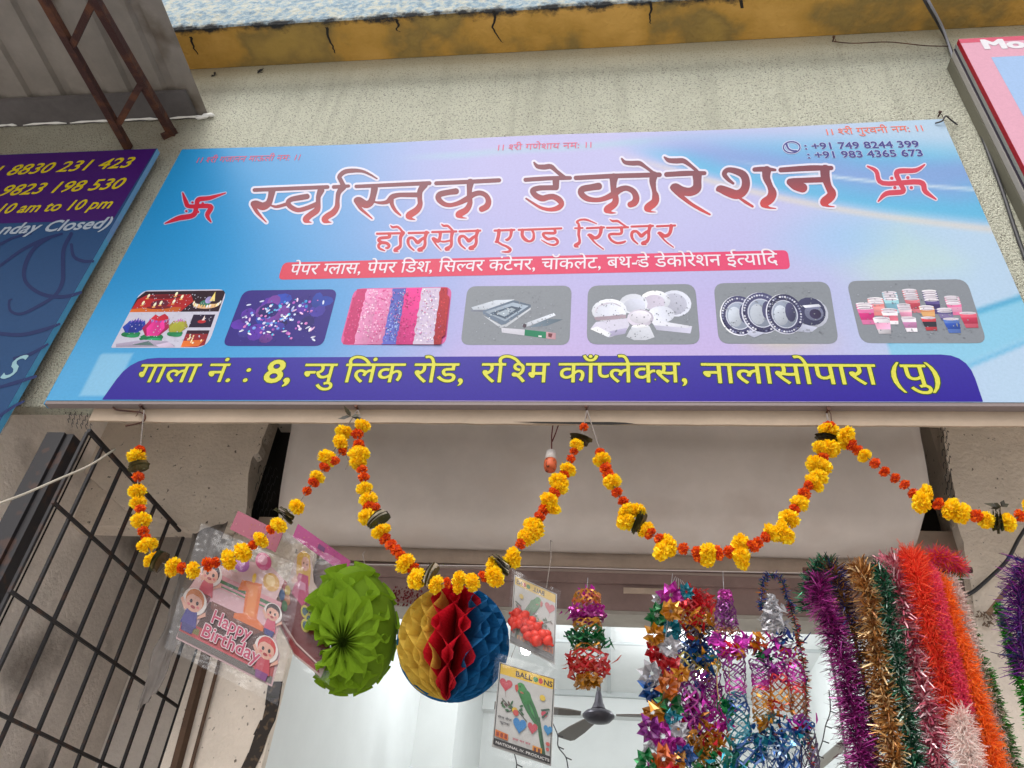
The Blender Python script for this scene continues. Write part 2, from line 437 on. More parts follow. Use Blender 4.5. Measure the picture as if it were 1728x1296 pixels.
title += tr(620, 260, 7.2,
  [(-135,393,23),(300,373,24),(755,353,25)], [(86,420,42),(66,520,38),(36,590,42),(-24,612,46),(-100,565,45),(-140,560,28)],
  [(-140,570,26),(-84,660,20),(-4,730,14),(56,783,9)], [(70,578,10),(150,592,18),(240,580,26),(300,520,32),(380,497,28),(480,495,28),(610,495,30)],
  [(290,550,30),(300,615,24),(340,685,20),(402,743,11)],
  [(690,375,44),(640,450,34),(635,540,30),(640,610,32),(600,680,40),(510,740,42),(505,768,26),(545,788,12),(578,794,5)],
  [(835,355,25),(1200,338,26),(1600,318,26)],
  [(1075,452,38),(980,465,34),(880,490,36),(862,540,34),(920,600,30),(1000,620,26),(1100,598,28),(1210,545,34),(1290,490,32),(1370,472,30),(1440,502,30),(1472,570,34),(1450,635,38),(1390,668,36)],
  [(1250,345,46),(1240,430,32),(1240,520,32),(1245,600,32),(1200,680,38),(1115,728,42),(1115,752,26),(1160,773,10),(1205,778,4)])
title += tr(860, 260, 6.171,
  [(165,268,22),(400,252,22),(630,248,20)], [(255,88,10),(290,128,22),(360,135,27),(430,130,26),(490,180,20),(570,245,22)],
  [(482,265,36),(482,345,32)], [(485,350,27),(400,350,26),(300,355,28),(240,380,28),(270,430,30),(340,462,32),(400,447,30),(460,445,30),(520,480,32),(540,525,27),(500,562,27),(420,578,20),(330,560,16),(250,515,13),(172,463,10)],
  [(690,248,24),(1080,228,25),(1560,215,25)], [(925,335,38),(860,345,34),(760,365,34),(745,410,32),(800,460,30),(890,478,24),(980,465,26),(1080,420,34),(1150,370,32),(1220,355,28),(1290,390,30),(1318,455,34),(1300,505,36),(1258,525,32)],
  [(1085,245,46),(1080,310,34),(1085,400,30),(1105,460,32),(1090,520,36),(1020,572,38),(1020,592,24),(1060,610,12),(1105,612,4)],
  [(1500,220,42),(1490,290,34),(1505,380,24),(1520,440,36),(1510,500,40),(1445,553,42),(1435,577,24),(1470,599,10),(1520,603,4)],
  [(1168,48,10),(1200,85,20),(1270,95,25),(1350,95,25),(1410,130,18),(1490,190,16)])
title += tr(1100, 240, 5.236,
  [(130,285,22),(300,275,23),(465,273,18)], [(112,132,9),(150,160,20),(220,165,24),(280,165,22),(340,205,16),(395,250,14)],
  [(400,290,42),(402,350,36),(395,408,40),(340,438,38),(270,430,38),(210,400,38),(180,400,20)], [(185,410,20),(250,470,20),(340,540,16),(430,595,14),(512,638,9)],
  [(718,363,12),(670,325,18),(640,280,22),(670,245,22),(740,255,28),(810,290,34),(832,360,36),(810,430,38),(750,463,40),(670,438,40),(605,412,32),(580,422,14)], [(770,490,10),(830,530,14),(890,567,11)],
  [(908,241,20),(1000,237,22),(1090,245,12)], [(1015,250,40),(1012,310,34),(1045,390,26),(1065,450,38),(1045,500,40),(995,535,38),(995,558,22),(1040,579,9),(1095,585,4)],
  [(1140,245,22),(1400,228,25),(1585,228,20)], [(1520,330,24),(1300,338,24),(1230,347,28)], [(1222,352,32),(1270,388,36),(1332,403,42)],
  [(1530,240,42),(1532,300,40),(1560,390,30),(1590,450,38),(1570,490,40),(1525,525,38),(1525,545,22),(1560,564,9),(1612,570,4)])
LA = ([(485,385,8),(440,345,12),(422,300,16),(432,262,16),(470,255,14),(500,280,16),(525,302,20),(565,270,16),(605,245,14)], [(615,200,20),(600,260,16),(600,320,16),(580,360,18),(538,380,20),(572,392,6)])
RA = ([(830,150,20),(822,205,18),(800,243,18),(760,255,18),(712,227,18),(692,227,9)], [(710,240,12),(770,310,9),(853,373,6)])
sub = tr(620, 360, 6.171,
  [(100,212,12),(375,206,12)], [(228,215,18),(225,248,16),(140,257,16),(117,280,16),(150,303,16),(200,310,16),(226,335,16),(214,358,13),(192,360,9)], [(140,310,14),(116,332,15),(127,365,13),(180,388,7)],
  [(370,205,22),(345,250,18),(345,320,15),(335,350,18),(292,380,21),(292,394,10),(322,400,4)], [(242,127,6),(265,145,12),(310,140,13),(345,165,12),(370,205,14)],
  [(430,205,12),(635,200,12)], *LA,
  [(675,195,12),(925,188,12)], [(760,200,18),(755,250,16),(735,288,20),(690,265,18),(676,262,9)], [(680,270,10),(720,330,9),(768,383,5)], [(740,287,8),(800,295,10),(870,280,10)],
  [(885,190,20),(875,250,16),(875,320,16),(860,350,18),(822,372,20),(852,382,6)], [(772,112,6),(795,130,12),(835,130,13),(870,160,12),(895,190,12)],
  [(960,188,12),(1175,180,12)],
  [(1325,180,12),(1530,172,11)], [(1370,180,20),(1365,230,18),(1350,288,18),(1332,297,8)], [(1345,290,13),(1400,325,11),(1450,345,13),(1488,375,15),(1468,400,13),(1402,401,6)], [(1500,175,18),(1490,240,14),(1460,273,15),(1440,274,8)])
sub += tr(620, 360, 6.171, *LA, dx=533, dy=-17)
sub += tr(880, 360, 6.171,
  [(-30,172,11),(200,165,11),(415,156,11)], [(10,175,18),(8,230,17),(36,270,18),(82,292,12),(122,268,15),(128,215,13),(112,178,13)],
  [(345,165,15),(345,205,15),(250,205,14),(225,216,13),(240,245,15),(280,268,15),(340,260,14),(374,285,15),(372,313,13),(330,330,11),(270,314,8),(207,276,5)],
  [(556,155,9),(638,152,9)], [(600,150,17),(595,110,12),(577,90,12),(610,68,11),(670,65,11),(730,85,8),(783,109,5)], [(600,155,17),(595,220,15),(605,270,13),(600,308,17),(562,335,19),(590,350,7)],
  [(680,155,11),(860,146,11)], *RA,
  [(890,150,11),(1110,145,11)], [(922,62,6),(950,80,12),(1000,80,13),(1040,105,10),(1098,145,10)], [(1040,150,17),(1036,210,14),(940,215,14),(911,232,13),(935,278,13),(990,308,13),(1050,304,13),(1082,291,9)],
  [(1145,138,11),(1370,130,11)], [(1410,135,11),(1600,126,11)])
sub += tr(880, 360, 6.171, *LA, dx=725, dy=-68) + tr(880, 360, 6.171, *RA, dx=730, dy=-20)
def lettering(strokes, col, halo, hw, k=2, name='lettering'):
    mb = MB(); loops_mesh(mb, ink(strokes, hw), lambda x, y: at(x, y, L_(k)), halo); mb.build(name+'_outline', M_PRINT, sign)
    mb = MB(); loops_mesh(mb, ink(strokes, 0), lambda x, y: at(x, y, L_(k+1)), col); return mb.build(name, M_PRINT, sign)
lettering(title, lambda x, y: lin(mixc((128, 72, 84), (205, 74, 76), smooth(.15, 1, (y-(300-.035*(x-860)))/75+.10*noise.noise((x*.02, y*.03, 5))))), lin((225, 222, 240)), 3.2)
lettering(sub, lambda x, y: lin(mixc((196, 62, 82), (206, 84, 80), noise.noise((x*.06, y*.06, 2))*.5+.5)), lin((228, 218, 238)), 2.2)
em1 = tr(0, 0, 2.88, [(1096,938,3),(1020,962,10),(965,970,12),(955,1000,11),(940,1045,12),(870,1060,12),(802,1086,3)], [(888,938,4),(905,985,11),(922,1003,10),(1022,1003,12),(1007,1045,11),(1025,1078,4)],
  [(935,984,6),(936,984,6)], [(985,988,6),(986,988,6)], [(905,1026,6),(906,1026,6)], [(962,1030,6),(963,1030,6)])
em2 = tr(1128, 0, 2.88, [(1245,800,4),(1200,828,11),(1112,835,13),(1125,888,11),(1140,930,12),(1060,940,12),(1020,978,4)], [(967,808,4),(1010,832,10),(1042,890,11),(1220,885,13),(1248,930,12),(1300,968,4)],
  [(1085,866,8),(1086,866,8)], [(1163,863,8),(1164,863,8)], [(1100,912,8),(1101,912,8)], [(1180,912,8),(1181,912,8)])
lettering(em1, lin((200, 36, 62)), lin((170, 190, 228)), 1.6, name='emblem')
lettering(em2, lin((205, 74, 92)), lin((226, 214, 232)), 2.0, name='emblem')

# -- smaller lines of text
def line(tokens, pl, pr, cap, col, k=2, off=.012, shear=0, halo=None, hoff=.03, capf=.714, name='lettering'):
    if halo:
        mb = MB(); place_text(mb, tokens, pl, pr, cap, halo, L_(k), hoff, shear, capf); mb.build(name+'_outline', M_PRINT, sign)
    mb = MB(); place_text(mb, tokens, pl, pr, cap, col, L_(k+1), off, shear, capf); return mb.build(name, M_PRINT, sign)
H = lambda c: ('h', c)
line(['गाला नं. : '], (226, 645), (436, 644), .073, lin((216, 214, 84)), off=.006, hoff=.030, halo=lin((60, 84, 30)), capf=.62)
line('8,', (441, 645), (490, 645), .085, lin((216, 214, 84)), off=.018, halo=lin((60, 84, 30)), hoff=.042, capf=.66)
line([H('न'), 'यु लिंक रोड, '.replace('लि', 'िल')], (507, 645), (800, 645), .073, lin((216, 214, 84)), off=.006, hoff=.030, halo=lin((60, 84, 30)), capf=.62)
line(['रि', H('श'), 'म काँ'][0:0]+['र', 'ि', H('श'), 'म काँ', H('प'), 'ले', H('क'), 'स, '], (810, 645), (1180, 645), .073, lin((216, 214, 84)), off=.006, hoff=.030, halo=lin((60, 84, 30)), capf=.62)
line(['नालासोपारा (पु)'], (1186, 646), (1594, 650), .073, lin((216, 214, 84)), off=.006, hoff=.030, halo=lin((60, 84, 30)), capf=.62)
WT = lin((236, 226, 236))
line(['पेपर ', H('ग'), 'लास, पेपर िडश, िस', H('ल'), 'वर कंटेनर, चॉकलेट, बथ-डे डेकोरेशन ई', H('त'), 'यािद'], (487, 464), (1314, 446), .052, WT, off=.006, capf=.62)
for nm_, (a, b), c in ((0, ((328, 275), (506, 270)), (214, 92, 128)), (1, ((836, 254), (1000, 249)), (226, 110, 140)), (2, ((1392, 228), (1561, 221)), (236, 120, 96))):
    t = (['।। ', H('श'), 'री गजानन माऊली नम: ।।'], ['।। ', H('श'), 'री गणेशाय नम: ।।'], ['।। ', H('श'), 'री गुरवनी नम: ।।'])[nm_]
    line(t, a, b, .036, lin(c), off=.004, halo=lin((216, 214, 236)) if nm_ == 2 else None, capf=.62, hoff=.022)
PH = lin((74, 74, 140)); HW = lin((205, 210, 238))
line(': +91 749 8244 399', (1358, 252), (1553, 248), .040, PH, off=.022, halo=HW, hoff=.05, capf=.72)
line(': +91 983 4365 673', (1363, 267), (1560, 263), .040, PH, off=.022, halo=HW, hoff=.05, capf=.72)
cir = [(1336+14*math.cos(t), 248.5+9.5*math.sin(t), 1.0) for t in np.linspace(0, 2*math.pi, 24)]
lettering([cir, [(1327, 243, 1.8), (1330, 250, 1.4), (1336, 254, 1.4), (1344, 255, 1.8)]], PH, HW, 1.2, name='phone_symbol')
# reph of the goods line
lettering([[(1074, 443.5, .7), (1075.5, 439.5, .8), (1079, 440, .7), (1078, 443.5, .7)]], WT, WT, .01, name='lettering')

# ------------------------------------------------------------------ the seven printed product pictures
def ell(cx, cy, rx, ry, n=18, a0=0, a1=2*math.pi): return [(cx+rx*math.cos(t), cy+ry*math.sin(t)) for t in np.linspace(a0, a1, n, endpoint=a1-a0 < 6.2)]
rg = random.Random(3)
def picture(tl, tr_, br, bl, base, rad=(1, 1, 1, 1), r=18, label=None):
    """returns a function uv -> colour polygons painted one above the other inside the panel"""
    mb = MB(); st = {'k': 1}
    TLp, TRp, BRp, BLp = [np.array(q, float) for q in (tl, tr_, br, bl)]
    def px(u, v): return tuple((TLp*(1-u)+TRp*u)*(1-v)+(BLp*(1-u)+BRp*u)*v)
    def paint(pts, c):
        st['k'] += 1; yy = L_(1)-.000006*st['k']
        P = [px(*p) for p in pts]
        if callable(c): f = c
        else:                                          # tones of the printed photo: each shape runs from light to dark
            A_ = np.array(P); lo, hi = A_.min(0), A_.max(0)+1e-6; b0 = rg.uniform(.92, 1.12); kx, ky = rg.uniform(-.16, .22), rg.uniform(-.1, .24)
            if len(P) < 9 and (hi-lo).max() < 4: kx = ky = 0
            f = lambda x, y: lin([min(255, v*(b0+kx*(.5-(x-lo[0])/(hi[0]-lo[0]))+ky*(.5-(y-lo[1])/(hi[1]-lo[1])))) for v in c])
        loops_mesh(mb, [P], lambda x, y: at(x, y, yy), f)
    q = rquad(tl, tr_, br, bl, r, rad)
    loops_mesh(mb, [q], lambda x, y: at(x, y, L_(1)), lin(base))
    def done():
        for _ in range(170):                            # grain and specks of the print
            u, v = rg.uniform(.06, .93), rg.uniform(.06, .93); s = rg.uniform(.003, .008); g_ = rg.randint(60, 235)
            if (u < .14 or u > .84) and (v < .14 or v > .84): continue
            paint(ell(u, v, s, s*1.5, 5), mixc(base, (g_, g_, min(255, g_+14)), .2))
        o = mb.build('picture_panel', M_PRINT, sign)
        if label: o['label'] = label
    return paint, done
# 1 lamps and lotus candles
p, d = picture((238, 490), (384, 488), (350, 587), (187, 587), (206, 204, 222), (1, 1, 1.4, .2), 16, 'printed picture of oil lamps and lotus candles')
p([(.06, .02), (.96, .02), (.985, .06), (.985, .38), (.0, .38), (.0, .14)], (44, 18, 34))
p([(.02, .16), (.1, .08), (.60, .08), (.66, .2), (.56, .38), (.0, .38)], (176, 30, 34))
p([(.0, .33), (.2, .29), (.55, .30), (.56, .38), (.0, .38)], (226, 112, 40))
p(ell(.30, .12, .20, .035), (110, 14, 30)); p(ell(.29, .24, .10, .07), (96, 18, 44)); p(ell(.30, .30, .14, .03), (130, 26, 40))
for u, v in ((.10, .22), (.12, .10), (.30, .22), (.44, .20), (.43, .07), (.51, .12), (.24, .25)):
    p(ell(u, v, .014, .035), (255, 240, 200)); p(ell(u, v+.045, .02, .012), (236, 160, 90))
p(ell(.82, .25, .15, .08, 16, 0, math.pi), (226, 178, 140)); p(ell(.80, .24, .06, .06), (50, 120, 96)); p(ell(.83, .18, .04, .06), (150, 140, 190)); p([(.84, .20), (.87, .04), (.90, .2)], (232, 208, 120))
for i in range(16):
    t = math.pi*i/15; p(ell(.82-.15*math.cos(t), .22+.07*math.sin(t), .010, .03, 8), rg.choice([(255, 236, 180), (236, 190, 120), (240, 240, 240)]))
p([(.72, .43), (.96, .43), (.96, .65), (.72, .65)], (36, 20, 52)); p(ell(.84, .55, .045, .03), (190, 40, 50)); p([(.835, .53), (.85, .44), (.865, .53)], (250, 226, 220))
p([(.72, .70), (.96, .70), (.96, .95), (.89, .985), (.72, .985)], (150, 34, 44)); p([(.72, .70), (.96, .70), (.96, .76), (.72, .76)], (50, 20, 40)); p([(.72, .88), (.94, .86), (.9, .97), (.72, .985)], (232, 118, 50))
for i in range(10): p(ell(.74+.2*rg.random(), .78+.14*rg.random(), .008, .02, 8), (255, 220, 170))
def lotus(cx, cy, w, h, cs, rim):
    p(ell(cx, cy+h*.75, w*1.2, h*.35), (24, 128, 76)); p(ell(cx+w*.4, cy+h*.95, w*.8, h*.2), (40, 150, 96))
    for i in range(7):
        t = -1+2*i/6; p([(cx+t*w*.7-.035, cy-h*.2), (cx+t*w*1.05, cy-h*1.05+.06*abs(t)), (cx+t*w*.7+.035, cy-h*.2)], rim)
    for t in (-.9, .9, -.45, .45, 0):
        p([(cx+t*w*.35-.04, cy+h*.6), (cx+t*w-.05, cy), (cx+t*w, cy-h*.75), (cx+t*w+.05, cy), (cx+t*w*.35+.04, cy+h*.6)], cs[int(abs(t)*2) % len(cs)])
lotus(.135, .64, .085, .16, [(34, 50, 150), (44, 70, 176), (30, 40, 128)], (110, 84, 190))
lotus(.60, .64, .07, .15, [(176, 176, 60), (150, 140, 60), (196, 196, 84)], (200, 120, 190))
lotus(.37, .66, .105, .22, [(214, 50, 140), (186, 30, 96), (222, 80, 176)], (140, 96, 196))
p([(.27, .50), (.30, .42), (.35, .46), (.40, .41), (.45, .46), (.47, .51), (.37, .54)], (190, 34, 54))
p([(.03, .93), (.3, .86), (.55, .88), (.66, .97), (.05, .985)], (176, 166, 190)); p([(.2, .95), (.36, .88), (.44, .96)], (96, 120, 120)); p([(.45, .95), (.58, .9), (.66, .985), (.5, .985)], (206, 190, 214))
d()
# 2 fairy lights
p, d = picture((411, 490), (570, 488), (545, 584), (375, 584), (52, 40, 130), r=14, label='printed picture of fairy lights')
for i in range(26):
    u, v = rg.random()*.8+.1, rg.random()*.76+.12
    p(ell(u, v, .05+.06*rg.random(), .08+.07*rg.random(), 9), rg.choice([(70, 60, 160), (86, 48, 156), (44, 70, 170), (110, 60, 150), (40, 34, 110)]))
for i in range(110):
    u, v = .5+.42*(rg.random()+rg.random()-1), .5+.43*(rg.random()+rg.random()-1); u = u+.06*(rg.random()-.5)
    s = .006+.012*rg.random()
    p(ell(u, v, s, s*1.6, 7), rg.choice([(90, 190, 226), (120, 150, 236), (190, 200, 250), (226, 220, 255), (176, 90, 190), (60, 150, 220), (214, 130, 200)]))
for i in range(26):
    u, v, a = rg.random()*.84+.08, rg.random()*.8+.1, rg.random()*3; q = ell(0, 0, .026, .010, 8)
    p([(u+x*math.cos(a)-y*math.sin(a), v+1.5*(x*math.sin(a)+y*math.cos(a))) for x, y in q], rg.choice([(236, 236, 255), (206, 214, 250), (240, 190, 240)]))
d()
# 3 ruffled streamers
p, d = picture((598, 487), (763, 484), (752, 582), (573, 582), (216, 96, 156), r=14, label='printed picture of pink, blue and white streamers')
def streamer(u0, u1, cs, n=300):
    u0b, u1b = u0, u1
    zz = [(u0+.008*rg.uniform(-1, 1), v) for v in np.linspace(.0, 1, 24)]+[(u1+.008*rg.uniform(-1, 1), v) for v in np.linspace(1, .0, 24)]
    zz = [(min(max(a, .012), .985), min(max(b, .01), .99)) for a, b in zz]
    if u0 < .04: zz = [(max(a, .03 if b < .15 or b > .85 else .012), b) for a, b in zz]
    if u1 > .96: zz = [(min(a, .955 if b < .16 or b > .84 else .985), b) for a, b in zz]
    p(zz, cs[0])
    for i in range(n):
        u, v = rg.uniform(u0+.01, u1-.015), rg.uniform(.03, .95); s = .004+.008*rg.random()
        if (u < .06 or u > .93) and (v < .16 or v > .82): continue
        p([(u-s, v), (u, v-.018), (u+s, v+.004), (u, v+.014)], rg.choice(cs[1:]))
streamer(.0, .14, [(206, 64, 122), (222, 80, 140), (190, 48, 108)], 90)
streamer(.13, .27, [(232, 150, 196), (246, 186, 216), (222, 120, 176), (250, 206, 226)], 110); streamer(.26, .41, [(232, 140, 190), (244, 180, 214), (214, 90, 150)], 110)
streamer(.40, .535, [(84, 92, 176), (130, 150, 214), (60, 64, 146), (160, 176, 226)], 110)
streamer(.53, .70, [(200, 50, 126), (214, 70, 144), (176, 38, 108)], 110)
streamer(.69, .89, [(222, 206, 232), (240, 230, 246), (196, 176, 216)], 150)
streamer(.88, 1., [(178, 40, 54), (200, 56, 66), (150, 28, 46)], 70)
d()
GR = (136, 142, 150)
# 4 foil tray and roll
p, d = picture((789, 483), (965, 482), (961, 582), (777, 582), GR, r=15, label='printed picture of a foil tray and foil rolls')
p([(.08, .40), (.06, .36), (.28, .24), (.46, .23), (.42, .36), (.30, .40)], (206, 214, 226)); p([(.06, .40), (.30, .41), (.22, .44), (.06, .43)], (110, 116, 130))
p([(.17, .42), (.45, .24), (.62, .32), (.62, .36), (.40, .64), (.36, .66), (.18, .48)], (96, 110, 128)); p([(.19, .44), (.45, .28), (.60, .34), (.39, .60)], (150, 164, 180)); p([(.24, .46), (.44, .34), (.54, .38), (.39, .56)], (84, 100, 120)); p([(.30, .46), (.44, .37), (.48, .40), (.38, .52)], (176, 190, 204))
for i in range(30):
    u, v = rg.uniform(.24, .52), rg.uniform(.36, .54); p(ell(u, v, .006, .010, 6), rg.choice([(206, 216, 226), (70, 84, 104), (130, 150, 170)]))
p([(.18, .50), (.36, .67), (.40, .65), (.62, .37), (.62, .40), (.41, .69), (.35, .71)], (216, 222, 232))
p([(.55, .66), (.60, .62), (.84, .46), (.86, .50), (.62, .68), (.57, .70)], (208, 214, 226)); p([(.62, .70), (.78, .56), (.93, .57), (.78, .68)], (112, 130, 146)); p(ell(.575, .675, .018, .035), (84, 70, 84))
p([(.36, .71), (.58, .74), (.58, .84), (.37, .79)], (204, 204, 216)); p([(.58, .74), (.78, .78), (.78, .89), (.58, .84)], (26, 116, 84)); p([(.78, .78), (.87, .80), (.87, .91), (.78, .89)], (196, 150, 160)); p([(.80, .80), (.84, .81), (.83, .88), (.80, .86)], (120, 60, 70)); p([(.71, .84), (.74, .845), (.74, .87), (.71, .865)], (220, 226, 226))
d()
# 5 white plates and boxes
p, d = picture((992, 482), (1173, 479), (1182, 581), (990, 581), GR, label='printed picture of white plates and bowls')
for c, q in (((196, 200, 214), ell(.80, .32, .15, .22)), ((168, 170, 186), ell(.79, .33, .12, .18)), ((214, 218, 230), ell(.62, .27, .14, .17)), ((190, 184, 202), ell(.61, .30, .10, .13)), ((214, 218, 230), ell(.42, .32, .13, .17)), ((196, 200, 216), ell(.43, .35, .10, .12)),
             ((222, 226, 236), ell(.20, .43, .16, .20)), ((182, 176, 190), ell(.20, .45, .13, .16)), ((206, 210, 224), [(.06, .52), (.10, .36), (.22, .30), (.32, .38), (.35, .48), (.2, .52)]), ((164, 148, 160), [(.06, .54), (.35, .50), (.35, .56), (.08, .60)]),
             ((198, 196, 214), [(.03, .74), (.08, .62), (.36, .56), (.38, .68), (.34, .80), (.20, .88)]), ((160, 156, 184), [(.20, .78), (.36, .72), (.34, .82), (.2, .87)]), ((226, 230, 240), [(.03, .74), (.09, .70), (.22, .82), (.19, .88)]),
             ((206, 210, 224), ell(.67, .50, .12, .14)), ((184, 184, 204), [(.58, .62), (.94, .70), (.92, .82), (.62, .76)]), ((220, 222, 234), [(.56, .58), (.94, .70), (.90, .73), (.60, .68)]),
             ((192, 186, 202), ell(.48, .56, .12, .15)), ((208, 206, 218), ell(.48, .54, .10, .11)), ((216, 220, 232), [(.40, .70), (.56, .70), (.60, .88), (.52, .93), (.42, .93), (.35, .87)]), ((230, 232, 242), ell(.48, .70, .08, .03))): p(q, c)
d()
# 6 silver plates
p, d = picture((1204, 478), (1399, 475), (1416, 580), (1213, 580), GR, label='printed picture of round silver plates')
def plate(cx, cy, rx, ry):
    p(ell(cx, cy, rx, ry, 26), (206, 208, 224)); p(ell(cx+.006, cy-.008, rx*.97, ry*.97, 26), (70, 70, 104))
    for i in range(40):
        t = 2*math.pi*i/40; p(ell(cx+rx*.86*math.cos(t), cy+ry*.86*math.sin(t), .010, .016, 5), rg.choice([(176, 180, 204), (40, 40, 72), (120, 124, 156), (214, 216, 230)]))
    p(ell(cx, cy, rx*.70, ry*.70, 22), (190, 194, 212)); p(ell(cx, cy, rx*.64, ry*.66, 22), (150, 160, 180)); p(ell(cx-rx*.2, cy+ry*.05, rx*.38, ry*.5, 16), (196, 204, 218)); p(ell(cx+rx*.32, cy-ry*.1, rx*.28, ry*.48, 14), (70, 70, 100))
p(ell(.82, .50, .13, .24), (190, 194, 210)); p(ell(.80, .48, .13, .23), (70, 72, 104)); p(ell(.83, .50, .08, .13), (110, 114, 140)); p([(.74, .38), (.88, .36), (.9, .40), (.76, .42)], (206, 210, 224)); p(ell(.84, .52, .05, .08), (60, 54, 84))
p([(.68, .66), (.84, .74), (.78, .82), (.66, .80)], (176, 180, 200))
plate(.19, .54, .16, .33); plate(.385, .50, .17, .34); plate(.58, .52, .16, .33)
p([(.27, .78), (.40, .82), (.30, .90), (.24, .84)], (180, 184, 204)); d()
# 7 paper cups
p, d = picture((1428, 474), (1631, 471), (1666, 579), (1453, 579), GR, label='printed picture of paper cups')
def cup(cx, cy, w, h, c, c2=None, stack=0):
    for k in range(stack, -1, -1):
        yy = cy-.035*k; p([(cx-w, yy), (cx+w, yy), (cx+w*.72, yy+h), (cx-w*.72, yy+h)], c if k % 2 == 0 else c2 or c)
        if c2: p([(cx-w*.93, yy+h*.3), (cx+w*.93, yy+h*.3), (cx+w*.8, yy+h*.72), (cx-w*.8, yy+h*.72)], c2)
        p(ell(cx, yy, w, .022, 12), (222, 218, 226)); p(ell(cx, yy+.004, w*.82, .012, 10), (190, 180, 192))
cup(.33, .30, .062, .22, (150, 196, 206), (130, 180, 200), 3); cup(.50, .30, .062, .22, (206, 120, 130), (196, 80, 96), 4); cup(.66, .32, .062, .22, (90, 80, 130), (70, 60, 110), 4); cup(.83, .38, .062, .18, (206, 110, 150), (226, 160, 190), 3)
cup(.20, .36, .065, .2, (214, 130, 130), (226, 150, 150), 2); cup(.10, .44, .068, .26, (222, 120, 170), (206, 60, 130), 2); cup(.42, .46, .055, .16, (230, 200, 210), (220, 150, 180), 2)
cup(.60, .46, .062, .15, (190, 130, 90), (206, 160, 110), 1); cup(.74, .50, .064, .14, (84, 80, 120), (120, 110, 150), 1); cup(.29, .50, .066, .2, (228, 224, 230), (206, 110, 130), 1)
cup(.92, .53, .07, .23, (196, 90, 110), (180, 60, 86)); cup(.21, .60, .068, .25, (230, 226, 234), (220, 160, 190)); cup(.43, .60, .060, .22, (226, 222, 230), (176, 120, 160)); cup(.59, .60, .060, .20, (190, 70, 80), (60, 60, 70)); cup(.77, .62, .066, .22, (90, 120, 190), (50, 80, 160))
d()

# ------------------------------------------------------------------ ground
g = MB(); g.add([(-25, -25, 0), (25, -25, 0), (25, 25, 0), (-25, 25, 0)], [(0, 1, 2, 3)])
go = g.build('ground', mat('wet_paving', (.60, .57, .53), .6, var=.25, vscale=1.5)); go['kind'] = 'structure'

